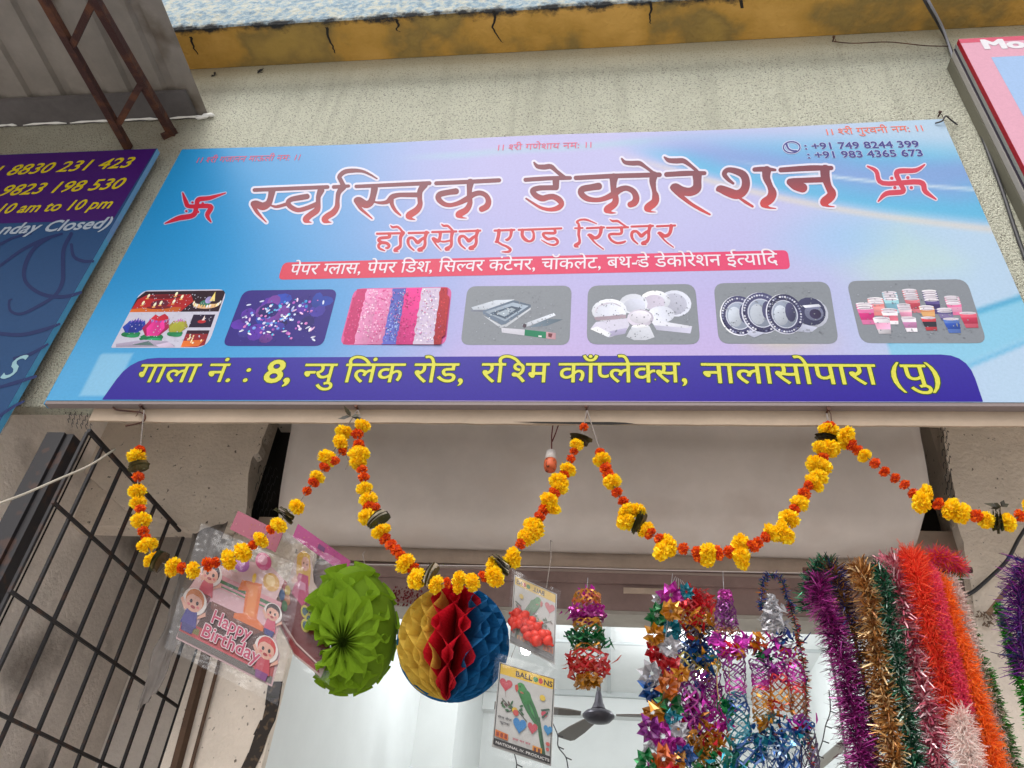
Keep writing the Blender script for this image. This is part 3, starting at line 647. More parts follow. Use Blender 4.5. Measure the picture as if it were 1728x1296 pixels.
# ------------------------------------------------------------------ the shop building and its parts
def roughcast():
    m = mat('roughcast', (.82, .83, .68), .9, var=.10, vscale=2.2)
    nt = m.node_tree; N = nt.nodes; L = nt.links; b = N['Principled BSDF']
    tc = [n for n in N if n.type == 'TEX_COORD'][0]
    src = b.inputs['Base Color'].links[0].from_socket
    v = N.new('ShaderNodeTexNoise'); v.inputs['Scale'].default_value = 140; v.inputs['Detail'].default_value = 2; v.inputs['Roughness'].default_value = .7; L.new(tc.outputs['Object'], v.inputs['Vector'])
    # little pits of grey showing between the thrown grains
    mr = N.new('ShaderNodeMapRange'); mr.inputs[1].default_value = .46; mr.inputs[2].default_value = .33; mr.inputs[3].default_value = 0; mr.inputs[4].default_value = .85; L.new(v.outputs[0], mr.inputs[0])
    mx = N.new('ShaderNodeMix'); mx.data_type = 'RGBA'; L.new(mr.outputs[0], mx.inputs[0]); L.new(src, mx.inputs[6]); mx.inputs[7].default_value = (.22, .20, .15, 1)
    # grime: run-off under the ledge and by the awning
    sp = N.new('ShaderNodeSeparateXYZ'); L.new(tc.outputs['Object'], sp.inputs[0])
    n2 = N.new('ShaderNodeTexNoise'); n2.inputs['Scale'].default_value = 2.5; n2.inputs['Detail'].default_value = 8; L.new(tc.outputs['Object'], n2.inputs['Vector'])
    gl = N.new('ShaderNodeMapRange'); gl.inputs[1].default_value = .12; gl.inputs[2].default_value = -.1; L.new(sp.outputs[0], gl.inputs[0])
    ml = N.new('ShaderNodeMath'); ml.operation = 'MULTIPLY'; L.new(gl.outputs[0], ml.inputs[0]); L.new(n2.outputs[0], ml.inputs[1])
    m2 = N.new('ShaderNodeMix'); m2.data_type = 'RGBA'; L.new(ml.outputs[0], m2.inputs[0]); L.new(mx.outputs[2], m2.inputs[6]); m2.inputs[7].default_value = (.25, .18, .11, 1)
    # rain streaks running down
    mpS = N.new('ShaderNodeMapping'); mpS.inputs['Scale'].default_value = (7, 1, .45); L.new(tc.outputs['Object'], mpS.inputs[0])
    nS = N.new('ShaderNodeTexNoise'); nS.inputs['Scale'].default_value = 1.6; nS.inputs['Detail'].default_value = 6; L.new(mpS.outputs[0], nS.inputs['Vector'])
    kS = N.new('ShaderNodeMapRange'); kS.inputs[1].default_value = .5; kS.inputs[2].default_value = .75; kS.inputs[4].default_value = .42; L.new(nS.outputs[0], kS.inputs[0])
    mS = N.new('ShaderNodeMix'); mS.data_type = 'RGBA'; L.new(kS.outputs[0], mS.inputs[0]); L.new(m2.outputs[2], mS.inputs[6]); mS.inputs[7].default_value = (.42, .42, .33, 1); m2 = mS
    # smooth plaster just under the ledge, with the ledge's shadow painted into its colour
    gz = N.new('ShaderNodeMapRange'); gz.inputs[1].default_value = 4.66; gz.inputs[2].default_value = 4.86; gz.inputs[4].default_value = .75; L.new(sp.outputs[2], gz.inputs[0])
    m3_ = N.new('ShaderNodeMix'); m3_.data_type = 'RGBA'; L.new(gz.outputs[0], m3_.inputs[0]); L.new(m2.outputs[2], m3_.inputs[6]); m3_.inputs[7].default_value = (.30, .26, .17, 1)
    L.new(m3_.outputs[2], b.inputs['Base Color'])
    bp = N.new('ShaderNodeBump'); bp.inputs['Distance'].default_value = .04
    st = N.new('ShaderNodeMapRange'); st.inputs[1].default_value = 4.72; st.inputs[2].default_value = 4.86; st.inputs[3].default_value = 1.0; st.inputs[4].default_value = .15; L.new(sp.outputs[2], st.inputs[0]); L.new(st.outputs[0], bp.inputs['Strength'])
    L.new(v.outputs[0], bp.inputs['Height']); L.new(bp.outputs[0], b.inputs['Normal'])
    return m
def ledge_mat():
    """blue-white weathered face, ochre soffit, black drip stains along the edge"""
    m = mat('ledge_paint', (.5, .5, .5), .85, bump=.4, bscale=60); nt = m.node_tree; N = nt.nodes; L = nt.links; b = N['Principled BSDF']
    tc = [n for n in N if n.type == 'TEX_COORD'][0]; sp = N.new('ShaderNodeSeparateXYZ'); L.new(tc.outputs['Object'], sp.inputs[0])
    mp = N.new('ShaderNodeMapping'); mp.inputs['Scale'].default_value = (2.5, 2.5, 3); L.new(tc.outputs['Object'], mp.inputs[0])
    n1 = N.new('ShaderNodeTexNoise'); n1.inputs['Scale'].default_value = 11; n1.inputs['Detail'].default_value = 9; n1.inputs['Roughness'].default_value = .7; L.new(mp.outputs[0], n1.inputs['Vector'])
    cr = N.new('ShaderNodeValToRGB'); e = cr.color_ramp.elements
    e[0].position = .30; e[0].color = (.12, .19, .25, 1); e[1].position = .50; e[1].color = (.32, .40, .44, 1)
    q = e.new(.58); q.color = (.46, .46, .38, 1); q = e.new(.72); q.color = (.50, .54, .55, 1); q = e.new(.44); q.color = (.22, .31, .38, 1)
    L.new(n1.outputs[0], cr.inputs[0])
    n2 = N.new('ShaderNodeTexNoise'); n2.inputs['Scale'].default_value = 3; n2.inputs['Detail'].default_value = 7; L.new(tc.outputs['Object'], n2.inputs['Vector'])
    c2 = N.new('ShaderNodeValToRGB'); f = c2.color_ramp.elements
    f[0].position = .35; f[0].color = (.36, .24, .06, 1); f[1].position = .65; f[1].color = (.56, .33, .08, 1); q2 = c2.color_ramp.elements.new(.44); q2.color = (.24, .165, .05, 1); q2 = c2.color_ramp.elements.new(.52); q2.color = (.44, .255, .05, 1); L.new(n2.outputs[0], c2.inputs[0])
    isf = N.new('ShaderNodeMath'); isf.operation = 'LESS_THAN'; isf.inputs[1].default_value = 4.9215; L.new(sp.outputs[2], isf.inputs[0])
    mx = N.new('ShaderNodeMix'); mx.data_type = 'RGBA'; L.new(isf.outputs[0], mx.inputs[0]); L.new(cr.outputs[0], mx.inputs[6]); L.new(c2.outputs[0], mx.inputs[7])
    # black mould: distance from the drip edge (y=-.16, z=4.92), ragged with noise along x
    mp2 = N.new('ShaderNodeMapping'); mp2.inputs['Scale'].default_value = (1, 1.3, 1.3); L.new(tc.outputs['Object'], mp2.inputs[0])
    n3 = N.new('ShaderNodeTexNoise'); n3.inputs['Scale'].default_value = 9; n3.inputs['Detail'].default_value = 4; n3.inputs['Roughness'].default_value = .75; L.new(mp2.outputs[0], n3.inputs['Vector'])
    ay = N.new('ShaderNodeMath'); ay.operation = 'ADD'; ay.inputs[1].default_value = .172; L.new(sp.outputs[1], ay.inputs[0])
    az = N.new('ShaderNodeMath'); az.operation = 'SUBTRACT'; az.inputs[1].default_value = 4.92; L.new(sp.outputs[2], az.inputs[0])
    ds = N.new('ShaderNodeMath'); ds.operation = 'ADD'; L.new(ay.outputs[0], ds.inputs[0]); L.new(az.outputs[0], ds.inputs[1])
    th = N.new('ShaderNodeMapRange'); th.inputs[1].default_value = .42; th.inputs[2].default_value = .72; th.inputs[3].default_value = .004; th.inputs[4].default_value = .045; L.new(n3.outputs[0], th.inputs[0])
    cm = N.new('ShaderNodeMath'); cm.operation = 'SUBTRACT'; L.new(th.outputs[0], cm.inputs[0]); L.new(ds.outputs[0], cm.inputs[1])
    k = N.new('ShaderNodeMapRange'); k.inputs[1].default_value = -.02; k.inputs[2].default_value = .01; L.new(cm.outputs[0], k.inputs[0])
    m2 = N.new('ShaderNodeMix'); m2.data_type = 'RGBA'; L.new(k.outputs[0], m2.inputs[0]); L.new(mx.outputs[2], m2.inputs[6]); m2.inputs[7].default_value = (.02, .022, .024, 1)
    L.new(m2.outputs[2], b.inputs['Base Color']); return m
M_ROUGH = roughcast(); M_LEDGE = ledge_mat()
M_SMOOTH = mat('cream_plaster', (.385, .30, .225), .85, var=.12, vscale=6, bump=.15, bscale=40)
M_GREYPL = mat('dusty_plaster', (.74, .645, .55), .9, var=.16, vscale=4, ncol=(.14, .11, .085), nscale=55, nth=(.66, .72), bump=.35, bscale=70)
M_HOOD = mat('shutter_hood', (.60, .54, .505), .7, ncol=(.54, .47, .43), nscale=5, nth=(.5, .7), var=.14, vscale=3, bump=.06, bscale=12)
M_DIRTY = mat('stained_wall', (.90, .83, .77), .92, var=.22, vscale=2.5, ncol=(.15, .12, .10), nscale=2.8, nth=(.55, .76), bump=.3, bscale=60)
M_DARK = mat('dark_void', (.02, .018, .016), .95)
M_MAUVE = mat('mauve_paint', (.27, .185, .17), .7, var=.25, vscale=7, bump=.1, bscale=50)
M_TAN = mat('tan_strip', (.52, .41, .33), .75, var=.2, vscale=9)
M_ROOM = mat('white_distemper', (.78, .80, .79), .85, var=.05, vscale=3)
M_GREYB = mat('grey_board', (.11, .10, .10), .8, var=.25, vscale=9)
shop = thing('shop_building', 'cream roughcast shop front with ochre roof ledge and white lit room behind', 'building', (1.5, .1, 0))
YW = .03
mb = MB()
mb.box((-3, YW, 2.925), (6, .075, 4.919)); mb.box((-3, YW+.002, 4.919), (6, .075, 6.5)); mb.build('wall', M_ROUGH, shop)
# fascia strip under the banner, a smooth band with an uneven lower lip
mb = MB(); n = 120; vs = []
for i in range(n+1):
    x = .155+5.9*i/n; zb = 2.867+.004*noise.noise((x*3, 0, 0))+.003*noise.noise((x*14, 1, 0))
    vs += [(x, YW-.003, 2.925), (x, YW-.003+.002*noise.noise((x*5, 3, 0)), zb), (x, .036, zb+.001), (x, .036, 2.925)]
fs = [(i*4+k, (i+1)*4+k, (i+1)*4+k+1, i*4+k+1)[::-1] for i in range(n) for k in range(3)]
mb.add(vs, fs); mb.add(vs[:4], [(0, 1, 2, 3)]); mb.build('fascia_beam', M_SMOOTH, shop)
mb = MB(); q = [(866, 712, 0), (900, 711.5, 2), (950, 712, 3), (1000, 712, 4.5), (1030, 712, 5), (1055, 713, 3), (1078, 716, 0)]
for a, b in zip(q[:-1], q[1:]): mb.add([at(a[0], a[1], YW-.0055), at(b[0], b[1], YW-.0055), at(b[0], b[1]+b[2], YW-.0055), at(a[0], a[1]+a[2]+.1, YW-.0055)], [(0, 1, 2, 3)])
mb.build('crack', M_DARK, shop)
# roof ledge: thin projecting slab with a broken drip edge
mb = MB(); n = 220; vs = []
for i in range(n+1):
    x = -.6+6.6*i/n; e = .006*noise.noise((x*4, 9, 0))+.004*noise.noise((x*19, 5, 0))
    vs += [(x, YW-.001, 4.92), (x, -.162+e, 4.92+.4*e), (x, -.168+e, 4.932), (x, -.175+2*e, 5.04+e), (x, -.17, 5.3), (x, YW-.001, 5.32)]
mb.add(vs, [(i*6+k, i*6+k+1, (i+1)*6+k+1, (i+1)*6+k) for i in range(n) for k in range(5)]); mb.build('roof_ledge', M_LEDGE, shop)
mb = MB(); zz = .05
while zz < 2.9:
    mb.box((-3, .215, zz), (-.425, .24, zz+.068)); mb.box((-3, .222, zz+.068), (-.425, .24, zz+.076)); zz += .076
mb.build('neighbour_shutter', mat('grey_shutter', (.16, .15, .14), .6, var=.25, vscale=4), shop)
# cracks in the ochre soffit, cut-in dark seams
mb = MB()
for cx, pts in ((0, [(668, 32), (672, 44), (668, 50), (676, 54)]), (0, [(833, 18), (836, 30), (831, 46), (841, 62), (848, 72)]), (0, [(1097, 2), (1099, 12), (1096, 28), (1098, 40)]), (0, [(551, 46), (554, 62), (563, 82), (566, 90)]), (0, [(322, 62), (326, 78), (334, 92)]), (0, [(1250, 0), (1253, 14)])):
    P = [atz(a+1.2*rg.uniform(-1, 1), b, 4.9185) for a, b in catmull([(p[0], p[1]) for p in pts], 4)]
    for i, (a, b) in enumerate(zip(P[:-1], P[1:])):
        w = .006*(1-i/len(P))+.0012; dx = Vector((w, 0, 0)); mb.add([a-dx, a+dx, b+dx*.9, b-dx*.9], [(0, 1, 2, 3)])
mb.build('crack', M_DARK, shop)
# upper space above the recess, back plaster left and right of the hood
HX0, HX1 = .60, 2.81
mb = MB(); mb.box((-.5, .0755, 3.40), (5.5, 1.6, 3.48)); mb.build('recess_ceiling', M_GREYPL, shop)
def slab(name, pts_px, y, th, m, dens=0):
    """an upright plaster slab with a ragged outline; outline in pixels on its own plane"""
    P = [at(a, b, y) for a, b in pts_px]; n = len(P); mb = MB()
    Q = [p+Vector((0, th, 0)) for p in P]
    loops_mesh(mb, [[(p.x, p.z) for p in P]], lambda a, b: Vector((a, y, b)), (1, 1, 1))
    mb.add(P+Q, [(i, (i+1) % n, n+(i+1) % n, n+i) for i in range(n)])
    return mb.build(name, m, shop)
rp = lambda a, b, k, s: [(a[0]+(b[0]-a[0])*t+s*rg.uniform(-1, 1), a[1]+(b[1]-a[1])*t+s*rg.uniform(-1, 1)) for t in np.linspace(0, 1, k)]
slab('plaster_panel', [(60, 600)]+rp((458, 660), (455, 712), 3, 1)+rp((448, 735), (422, 785), 8, 2.5)+rp((420, 800), (415, 868), 5, 1)+rp((402, 874), (385, 889), 3, 1)+rp((375, 889), (330, 897), 4, 2)+[(200, 850), (60, 720)], .66, .05, M_GREYPL)
slab('plaster_panel', [(1592, 640)]+rp((1590, 715), (1600, 790), 8, 2)+rp((1606, 800), (1616, 880), 6, 2)+rp((1622, 900), (1634, 960), 5, 2)+[(1700, 1400), (2500, 1400), (2500, 640)], .62, .05, M_GREYPL)
mb = MB(); mb.box((.375, .72, 0), (.703, .75, 2.86)); mb.build('pillar', M_GREYPL, shop); mb = MB(); mb.box((-.42, 1.45, 0), (.375, 1.5, 3.4)); mb.build('recess_wall', M_DIRTY, shop); mb = MB(); mb.box((.375, .7505, 0), (.42, 1.45, 2.86)); mb.build('recess_wall', M_GREYPL, shop); mb = MB(); mb.box((-.3, .715, 2.86), (.37, .80, 3.4)); mb.build('upper_wall', M_GREYPL, shop); mb = MB(); mb.box((2.96, .72, 0), (5.5, .86, 3.4)); mb.build('pillar', M_GREYPL, shop)
mb = MB(); mb.box((.30, .862, 2.86), (3.1, .866, 3.4)); mb.box((.34, .81, 2.87), (.36, .8615, 3.4)); mb.box((2.97, .81, 2.87), (2.99, .8615, 3.4)); mb.build('shutter_box', M_DARK, shop)  # black sheets behind the hood; the gaps' darkness is put into their colour
# black damp edge beside the pillar opening
mb = MB(); P = [(474, 1150), (468, 1190), (462, 1215), (450, 1240), (440, 1270), (426, 1300), (405, 1380)]
for (a, b), (c, d_) in zip(P[:-1], P[1:]):
    w = rg.uniform(12, 24); mb.add([at(a-w, b, .7175), at(a+3, b, .7175), at(c+3, d_, .7175), at(c-w, d_, .7175)], [(0, 1, 2, 3)])
mb.build('damp_stain', mat('damp_stain', (.035, .028, .024), .9, ncol=(.12, .08, .05), nscale=50), shop)
# rolled hood sheet in front of the shutter
prof = [(.40, 3.39), (.425, 3.30), (.447, 3.20), (.468, 3.12), (.485, 3.05), (.508, 2.96), (.530, 2.89), (.555, 2.835), (.60, 2.80), (.66, 2.785), (.74, 2.79)]
prof = catmull(prof, 3); mb = MB(); nx = 70; vs = []
for y, z in prof:
    for i in range(nx+1):
        t = i/nx; x = HX0+(HX1-HX0)*t
        zz = smooth(2.95, 2.79, z); x += .05*(1-t)*0 - zz*.035*smooth(.96, 1, t)
        lift = .020+.02*smooth(.85, 1, t)*zz+.0*t
        yy = y+.006*noise.noise((x*1.5, z*4, 2))+.010*smooth(.5, 0, abs(z-3.12)*8)*(.5+noise.noise((x*1.1, 0, 7)))
        vs.append((x, yy, z+lift))
mb.add(vs, [(j*(nx+1)+i, j*(nx+1)+i+1, (j+1)*(nx+1)+i+1, (j+1)*(nx+1)+i) for j in range(len(prof)-1) for i in range(nx)])
ho = mb.build('shutter_hood', M_HOOD, shop, True)
md = ho.modifiers.new('thick', 'SOLIDIFY'); md.thickness = .006; md.offset = 1
# lintel rails and mauve board
def zrow(py, y, px=1000): return at(px, py, y).z
RY0F = .905; mb = MB(); yl = .78
r0, r1, r2, r3, r4 = zrow(926, yl), zrow(957, yl), zrow(966, yl), zrow(984, yl), zrow(1027, yl)
mb.box((.42, yl, r1), (3.0, yl+.05, r0+.1)); mb.build('lintel_strip', M_TAN, shop)
mb = MB(); mb.box((.42, yl+.012, r2), (3.0, yl+.05, r1-.001)); mb.box((.42, yl-.008, r3), (3.0, yl+.05, r2-.001)); mb.box((.42, yl+.006, r4), (3.0, yl+.06, r3-.001)); mb.build('lintel_board', M_MAUVE, shop)
mb = MB()
mb.box((.42, yl-.012, r2-.004), (3.0, yl-.0082, r2+.004)); mb.build('lintel_bead', mat('pale_bead', (.34, .27, .24), .6), shop)
mb = MB(); mb.box((.70, yl+.008, r4-.014), (3.0, RY0F, r4-.001)); mb.build('shutter_slat', mat('dusty_slat', (.38, .35, .31), .6, var=.2), shop)
mb = MB()
for i in range(260):
    a, b = rg.gauss(690, 34), rg.gauss(1004, 9)
    if not (640 < a < 748 and 990 < b < 1022): continue
    c = at(a, b, yl+.0045); s = rg.uniform(.001, .0045); q = [c+Vector((s*math.cos(t)*rg.uniform(.5, 1.3), 0, s*1.3*math.sin(t))) for t in np.linspace(0, 6.28, 6)[:-1]]; mb.add(q, [(4, 3, 2, 1, 0)])
mb.build('red_stain', mat('red_stain', (.16, .02, .025), .8), shop)
mb = MB(); c0, c1 = at(1052, 992, yl-.0), at(1120, 1003, yl-.0); mb.box((c0.x, yl-.004, c1.z), (c1.x, yl+.004, c0.z)); mb.build('label_strip', M_TAN, shop)
# lit room behind: side walls, back wall with a column, slab and conduits
RX0, RX1, RY0, RY1, RZ = .62, 3.02, .87, 4.08, 3.30
mb = MB()
mb.box((RX0-.1, RY0, 0), (RX0, RY1, RZ)); mb.box((RX1, RY0, 0), (RX1+.1, RY1, RZ)); mb.box((RX0-.1, RY1, 0), (RX1+.1, RY1+.1, RZ)); mb.box((RX0+.0005, 3.05, 0), (.86, RY1-.0005, RZ-.002))
mb.build('room_wall', M_ROOM, shop)
mb = MB(); mb.box((RX0-.1, RY0, RZ), (RX1+.1, RY1+.1, RZ+.1)); mb.build('room_ceiling', M_ROOM, shop)
mb = MB(); mb.box((.862, 3.97, 3.15), (RX1-.001, RY1-.001, RZ-.001)); mb.build('room_beam', M_ROOM, shop)
mb = MB(); mb.box((RX0+.001, RY0+.036, r4), (RX1-.001, RY0+.06, RZ-.001)); mb.build('room_front_wall', M_ROOM, shop)
mb = MB(); za = RZ-.014
mb.box((.87, 2.945, za), (RX1-.002, 2.97, RZ-.0005)); mb.box((1.75, RY0+.04, za-.002), (1.775, 2.944, RZ-.0005)); mb.box((1.75, 2.971, za), (1.775, 3.96, RZ-.0005)); mb.box((.87, 3.93, za-.02), (RX1-.002, 3.965, RZ-.0005))
mb.build('conduit', mat('conduit', (.55, .58, .58), .5), shop)
mb = MB(); mb.tube([at(1425, 1255, 1.7), at(1372, 1300, 1.9), at(1300, 1360, 2.1)], .018, 10); mb.build('drain_pipe', mat('grey_pipe', (.42, .41, .38), .5), shop, True)

# ------------------------------------------------------------------ left: stained side wall, gate frame, grille
nb = thing('side_wall', 'stained grey side wall behind the black grille', 'wall', (-.3, 1, 0))
mb = MB(); mb.box((-.42, .21, 0), (-.30, 1.449, 3.4)); mb.build('wall_face', M_DIRTY, nb)
mb = MB(); mb.box((-.2995, .60, 0), (-.295, .604, 3.2)); mb.build('seam', M_DARK, nb)
post = MB(); post.box((.015, .05, 0), (.075, .12, 2.84)); post.box((.077, .06, 0), (.10, .11, 2.84)); post.box((-.03, .10, 0), (.013, .16, 2.84))
tag(post.build('gate_post', M_GRILLE), 'dark rusty steel channel post at the left corner of the recess', 'post')
gr = thing('metal_grille', 'black square bar grille closing the left side of the recess', 'grille', (.165, .4, 0))
GX = .165
def gbar(p, q, w=.011, nm='bar'):
    b = MB(); b.beam(p, q, w, w); b.build(nm, M_GRILLE, gr)
for y in (.035, .124, .248, .378, .498, .611, .737, .86, .98, 1.10, 1.22):
    gbar((GX, y, .1), (GX, y, 2.83), .0095)
for k, zz in enumerate((2.577, 2.306, 2.035, 1.765, 1.5, 1.2)):
    gbar((GX+.010, .02, zz), (GX+.010, 1.32, zz), .0095)
gbar((GX, .035, 2.838), (GX, .70, 2.838), .012, 'frame_rail')
# chicken wire scraps
def chicken(name, label, corners, nx, ny, y, r=.0011, par=None):
    A, B, C_, D = [at(*q, y) for q in corners]; mb = MB()
    def pt(u, v): return (A*(1-u)+B*u)*(1-v)+(D*(1-u)+C_*u)*v+Vector((0, .01*noise.noise((u*3, v*3, y*9)), 0))
    for j in range(ny):
        for i in range(nx):
            o = .5*(j % 2); u0, u1 = (i+o)/(nx+.5), (i+.5+o)/(nx+.5); uc = (u0+u1)/2
            a = pt(u0, (j+.3)/ny); b = pt(uc, j/ny); c = pt(u1, (j+.3)/ny); d = pt(u0, (j+.7)/ny+.3/ny*0); e2 = pt(u0, (j+1)/ny)
            mb.tube([a, b], r, 4); mb.tube([b, c], r, 4); mb.tube([a, e2], r, 4)
    return tag(mb.build(name, M_WIRE), label, 'wire mesh')
chicken('chicken_wire', 'scrap of chicken wire in the dark gap left of the shutter hood', ((438, 785), (476, 790), (462, 872), (424, 872)), 4, 6, .75)
chicken('chicken_wire', 'torn chicken wire at the top front of the black grille', ((108, 690), (160, 692), (160, 725), (118, 720)), 5, 4, .06)
chicken('chicken_wire', 'strip of chicken wire hanging in the dark gap right of the shutter hood', ((1586, 716), (1604, 716), (1618, 870), (1600, 870)), 2, 14, .60)
# brown timber upright and grey plastic sheet at the left pillar
mb = MB(); mb.beam(at(352, 1085, .70), at(285, 1340, .70), .035, .02); mb.beam(at(372, 1108, .705), at(318, 1310, .705), .006, .01)
tag(mb.build('timber_upright', mat('brown_timber', (.085, .045, .025), .75, var=.3, vscale=20)), 'dark brown timber strip running up the left plastered pillar', 'timber')
mb = MB(); nU, nV = 14, 20; vs = []
for j in range(nV+1):
    for i in range(nU+1):
        u, v = i/nU, j/nV; a = np.array((325+60*u, 900-20*u))*(1-v)+np.array((232+32*u, 1200-30*u))*v
        p_ = at(a[0]+6*noise.noise((u*3, v*5, 1)), a[1], .60); p_.y += .03*noise.noise((u*4, v*5, 3)); vs.append(p_)
mb.add(vs, [(j*(nU+1)+i, j*(nU+1)+i+1, (j+1)*(nU+1)+i+1, (j+1)*(nU+1)+i) for j in range(nV) for i in range(nU)])
ps = mb.build('plastic_sheet', mat('dusty_sheet', (.24, .21, .19), .6, var=.3, vscale=9), None, True); tag(ps, 'dusty grey plastic sheet hanging by the grille beside the left pillar', 'sheet')
md = ps.modifiers.new('thick', 'SOLIDIFY'); md.thickness = .002

# ------------------------------------------------------------------ top left: awning sheet with rusty brackets
aw = thing('awning', 'grey ribbed metal awning on a rusty bracket ladder above the purple sign', 'awning', (-1, -.4, 4.5))
mb = MB(); ax0, ax1 = -2.4, .005; per = .16; xs = []
x = ax1
while x > ax0:
    xs += [(x, 0), (x-.095, 0), (x-.107, .02), (x-.148, .02)]; x -= per
vs = []
for y in (.028, -.25, -.6, -1.1):
    for (x, dz) in xs: vs.append((x, y, 4.535-.075*y+dz))
n = len(xs); mb.add(vs, [(j*n+i, j*n+i+1, (j+1)*n+i+1, (j+1)*n+i) for j in range(3) for i in range(n-1)])
so = mb.build('roof_sheet', mat('galvanised_sheet', (.25, .225, .195), .6, metal=.2, var=.22, vscale=5, ncol=(.10, .075, .05), nscale=4, nth=(.56, .72)), aw)
md = so.modifiers.new('thick', 'SOLIDIFY'); md.thickness = .003
mb = MB(); mb.box((-2.4, -.10, 4.505), (-.04, .028, 4.528)); mb.build('flashing_board', M_GREYB, aw)
mb = MB(); xx = -2.3
while xx < -.02:
    w = rg.uniform(.05, .22)
    mb.tube([Vector((xx+w*t, .018, 4.497+.008*math.sin(t*3)+.006*noise.noise((xx+t, 1, 1)))) for t in np.linspace(0, 1, 5)], .006, 6, rs=[.002, .0055, .004, .007, .002]); xx += w+rg.uniform(.0, .05)
mb.tube([Vector((.0+.05*t, .02, 4.505+.012*t+.006*math.sin(t*5))) for t in np.linspace(-.8, .9, 7)], .012, 6, rs=[.004, .010, .007, .013, .008, .011, .003])
mb.build('foam_seal', mat('white_foam', (.75, .75, .72), .9), aw, True)
brk = thing('bracket', 'rusty steel ladder bracket fixed to the wall under the awning', 'bracket', (-.2, 0, 4.3))
A0, A1 = at(217, 250, .028), at(72, -5, -.62); B0, B1 = at(291, 226, .028), at(156, -8, -.62)
for a, b, w in ((A0, A0+(A1-A0)*1.5, .030), (B0, B0+(B1-B0)*1.5, .032)):
    mb = MB(); mb.beam(a, b, w, w); mb.build('rail', M_RUST, brk)
for s, t in ((.16, .42), (.70, .98)):
    mb = MB(); mb.beam(A0+(A1-A0)*s, B0+(B1-B0)*t, .026, .022); mb.build('brace', M_RUST, brk)
mb = MB(); mb.beam(B0+Vector((-.03, -.008, -.035)), B0+Vector((.018, -.008, .012)), .03, .016); mb.build('fixing_plate', M_RUST, brk)

# ------------------------------------------------------------------ neighbouring sign boards
YS = -.022
ls = thing('sign_board', 'dark blue neighbouring sign with a purple panel of yellow phone numbers', 'sign board', (-1, 0, 3))
c0 = at(256, 251, YS); c1 = at(-6, 742, YS); lx = (c0.x+c1.x)/2; lz1 = c0.z; lz0 = c1.z-.02
mb = MB(); PUR = lin((72, 18, 100))
mb.box((-1.95, YS, lz0), (lx, .000, lz1), lin((40, 76, 120)))
o_ = mb.build('face_sheet', M_PRINT, ls)
zp = at(180, 372, YS).z
mb = MB(); mb.add([(-1.95, YS-.0004, zp), (lx-.012, YS-.0004, zp), (lx-.004, YS-.0004, lz1-.002), (-1.95, YS-.0004, lz1-.002)], [(0, 1, 2, 3)], lin((66, 20, 104))); mb.build('number_panel', M_PRINT, ls)
mb = MB(); nz = 40
for i in range(nz):
    z0, z1 = lz0+(lz1-lz0)*i/nz, lz0+(lz1-lz0)*(i+1)/nz; n_ = noise.noise((0, 0, z0*9))
    mb.add([(lx+.0015, YS-.001, z0), (lx+.0015, .001, z0), (lx+.0015, .001, z1), (lx+.0015, YS-.001, z1)], [(0, 1, 2, 3)], lin(mixc((110, 190, 232), (140, 160, 214) if i > 24 else (90, 168, 214), .5+.5*n_)))
mb.build('side_strip', M_PRINT, ls)
mb = MB()
YEL = lin((214, 190, 24))
for t, a, b, cp, off, sh in (('1 8830 231 423', (-22, 298), (218, 282), .070, .016, .25), ('9823 198 530', (-6, 331), (202, 318), .070, .016, .25), ('10 am to 10 pm', (-12, 361), (185, 351), .062, .020, .22)):
    m_ = MB(); place_text(m_, t, a, b, cp, YEL, YS-.0012, off, sh); m_.build('lettering', M_PRINT, ls)
m_ = MB(); place_text(m_, 'nday Closed)', (-6, 396), (182, 384), .064, lin((176, 186, 200)), YS-.0012, .022, .25); m_.build('lettering', M_PRINT, ls)
m_ = MB(); place_text(m_, 'S', (-4, 640), (22, 636), .095, lin((150, 190, 200)), YS-.0012, .01, .25); m_.build('lettering', M_PRINT, ls)
sw = tr(0, 240, 2.493, [(0,430,7),(60,400,5),(130,385,4)], [(0,520,6),(90,455,7),(180,410,7),(260,385,5)], [(235,390,4),(150,440,8),(105,520,9),(110,590,8),(180,640,8),(270,650,8),(340,632,6)],
  [(300,385,8),(268,450,9),(265,540,9),(262,590,9),(230,645,7),(160,690,7),(90,722,6),(45,710,6),(38,670,5),(50,660,3)], [(300,430,6),(310,480,7),(350,500,7),(390,500,6)], [(0,805,8),(90,810,8),(180,790,8),(250,765,5)], [(0,1030,6),(70,1010,8),(150,985,6)], [(60,910,7),(130,890,7),(200,850,5)], [(0,1150,6),(60,1110,6),(100,1090,4)])
mb = MB(); loops_mesh(mb, ink(sw, 0), lambda x, y: at(x, y, YS-.0008), lin((36, 50, 98))); mb.build('swirl', M_PRINT, ls)
rs = thing('sign_board', 'pink bordered pale blue neighbouring sign with white letters at the right edge', 'sign board', (4, 0, 4))
ya, yb, yc = -.085, -.04, -.01
xr = at(1620, 70, ya).x; zt = at(1620, 66, ya).z; xb = at(1607, 62, 0).x
mb = MB(); mb.box((xr, ya, 3.1), (5.2, -.066, zt), lin((226, 170, 190))); mb.build('face_sheet', M_PRINT, rs)
mb = MB(); mb.box((xr-.002, ya+.0005, 3.1), (xr-.0003, -.066, zt), lin((170, 24, 44))); mb.build('side_strip', M_PRINT, rs)
mb = MB()
for k, (y0_, y1_, c) in enumerate((((-.064), -.052, (150, 154, 150)), (-.050, -.045, (60, 54, 70)), (-.043, -.020, (176, 172, 168)), (-.018, .028, (120, 118, 104)))):
    mb.box((xr-.004-.003*k, y0_, 3.1+.001*k), (5.2, y1_, zt-.006*k), lin(c))
mb.build('backing_board', M_PRINT, rs)
mb = MB(); xi = at(1672, 96, ya).x; zi = at(1690, 96, ya).z
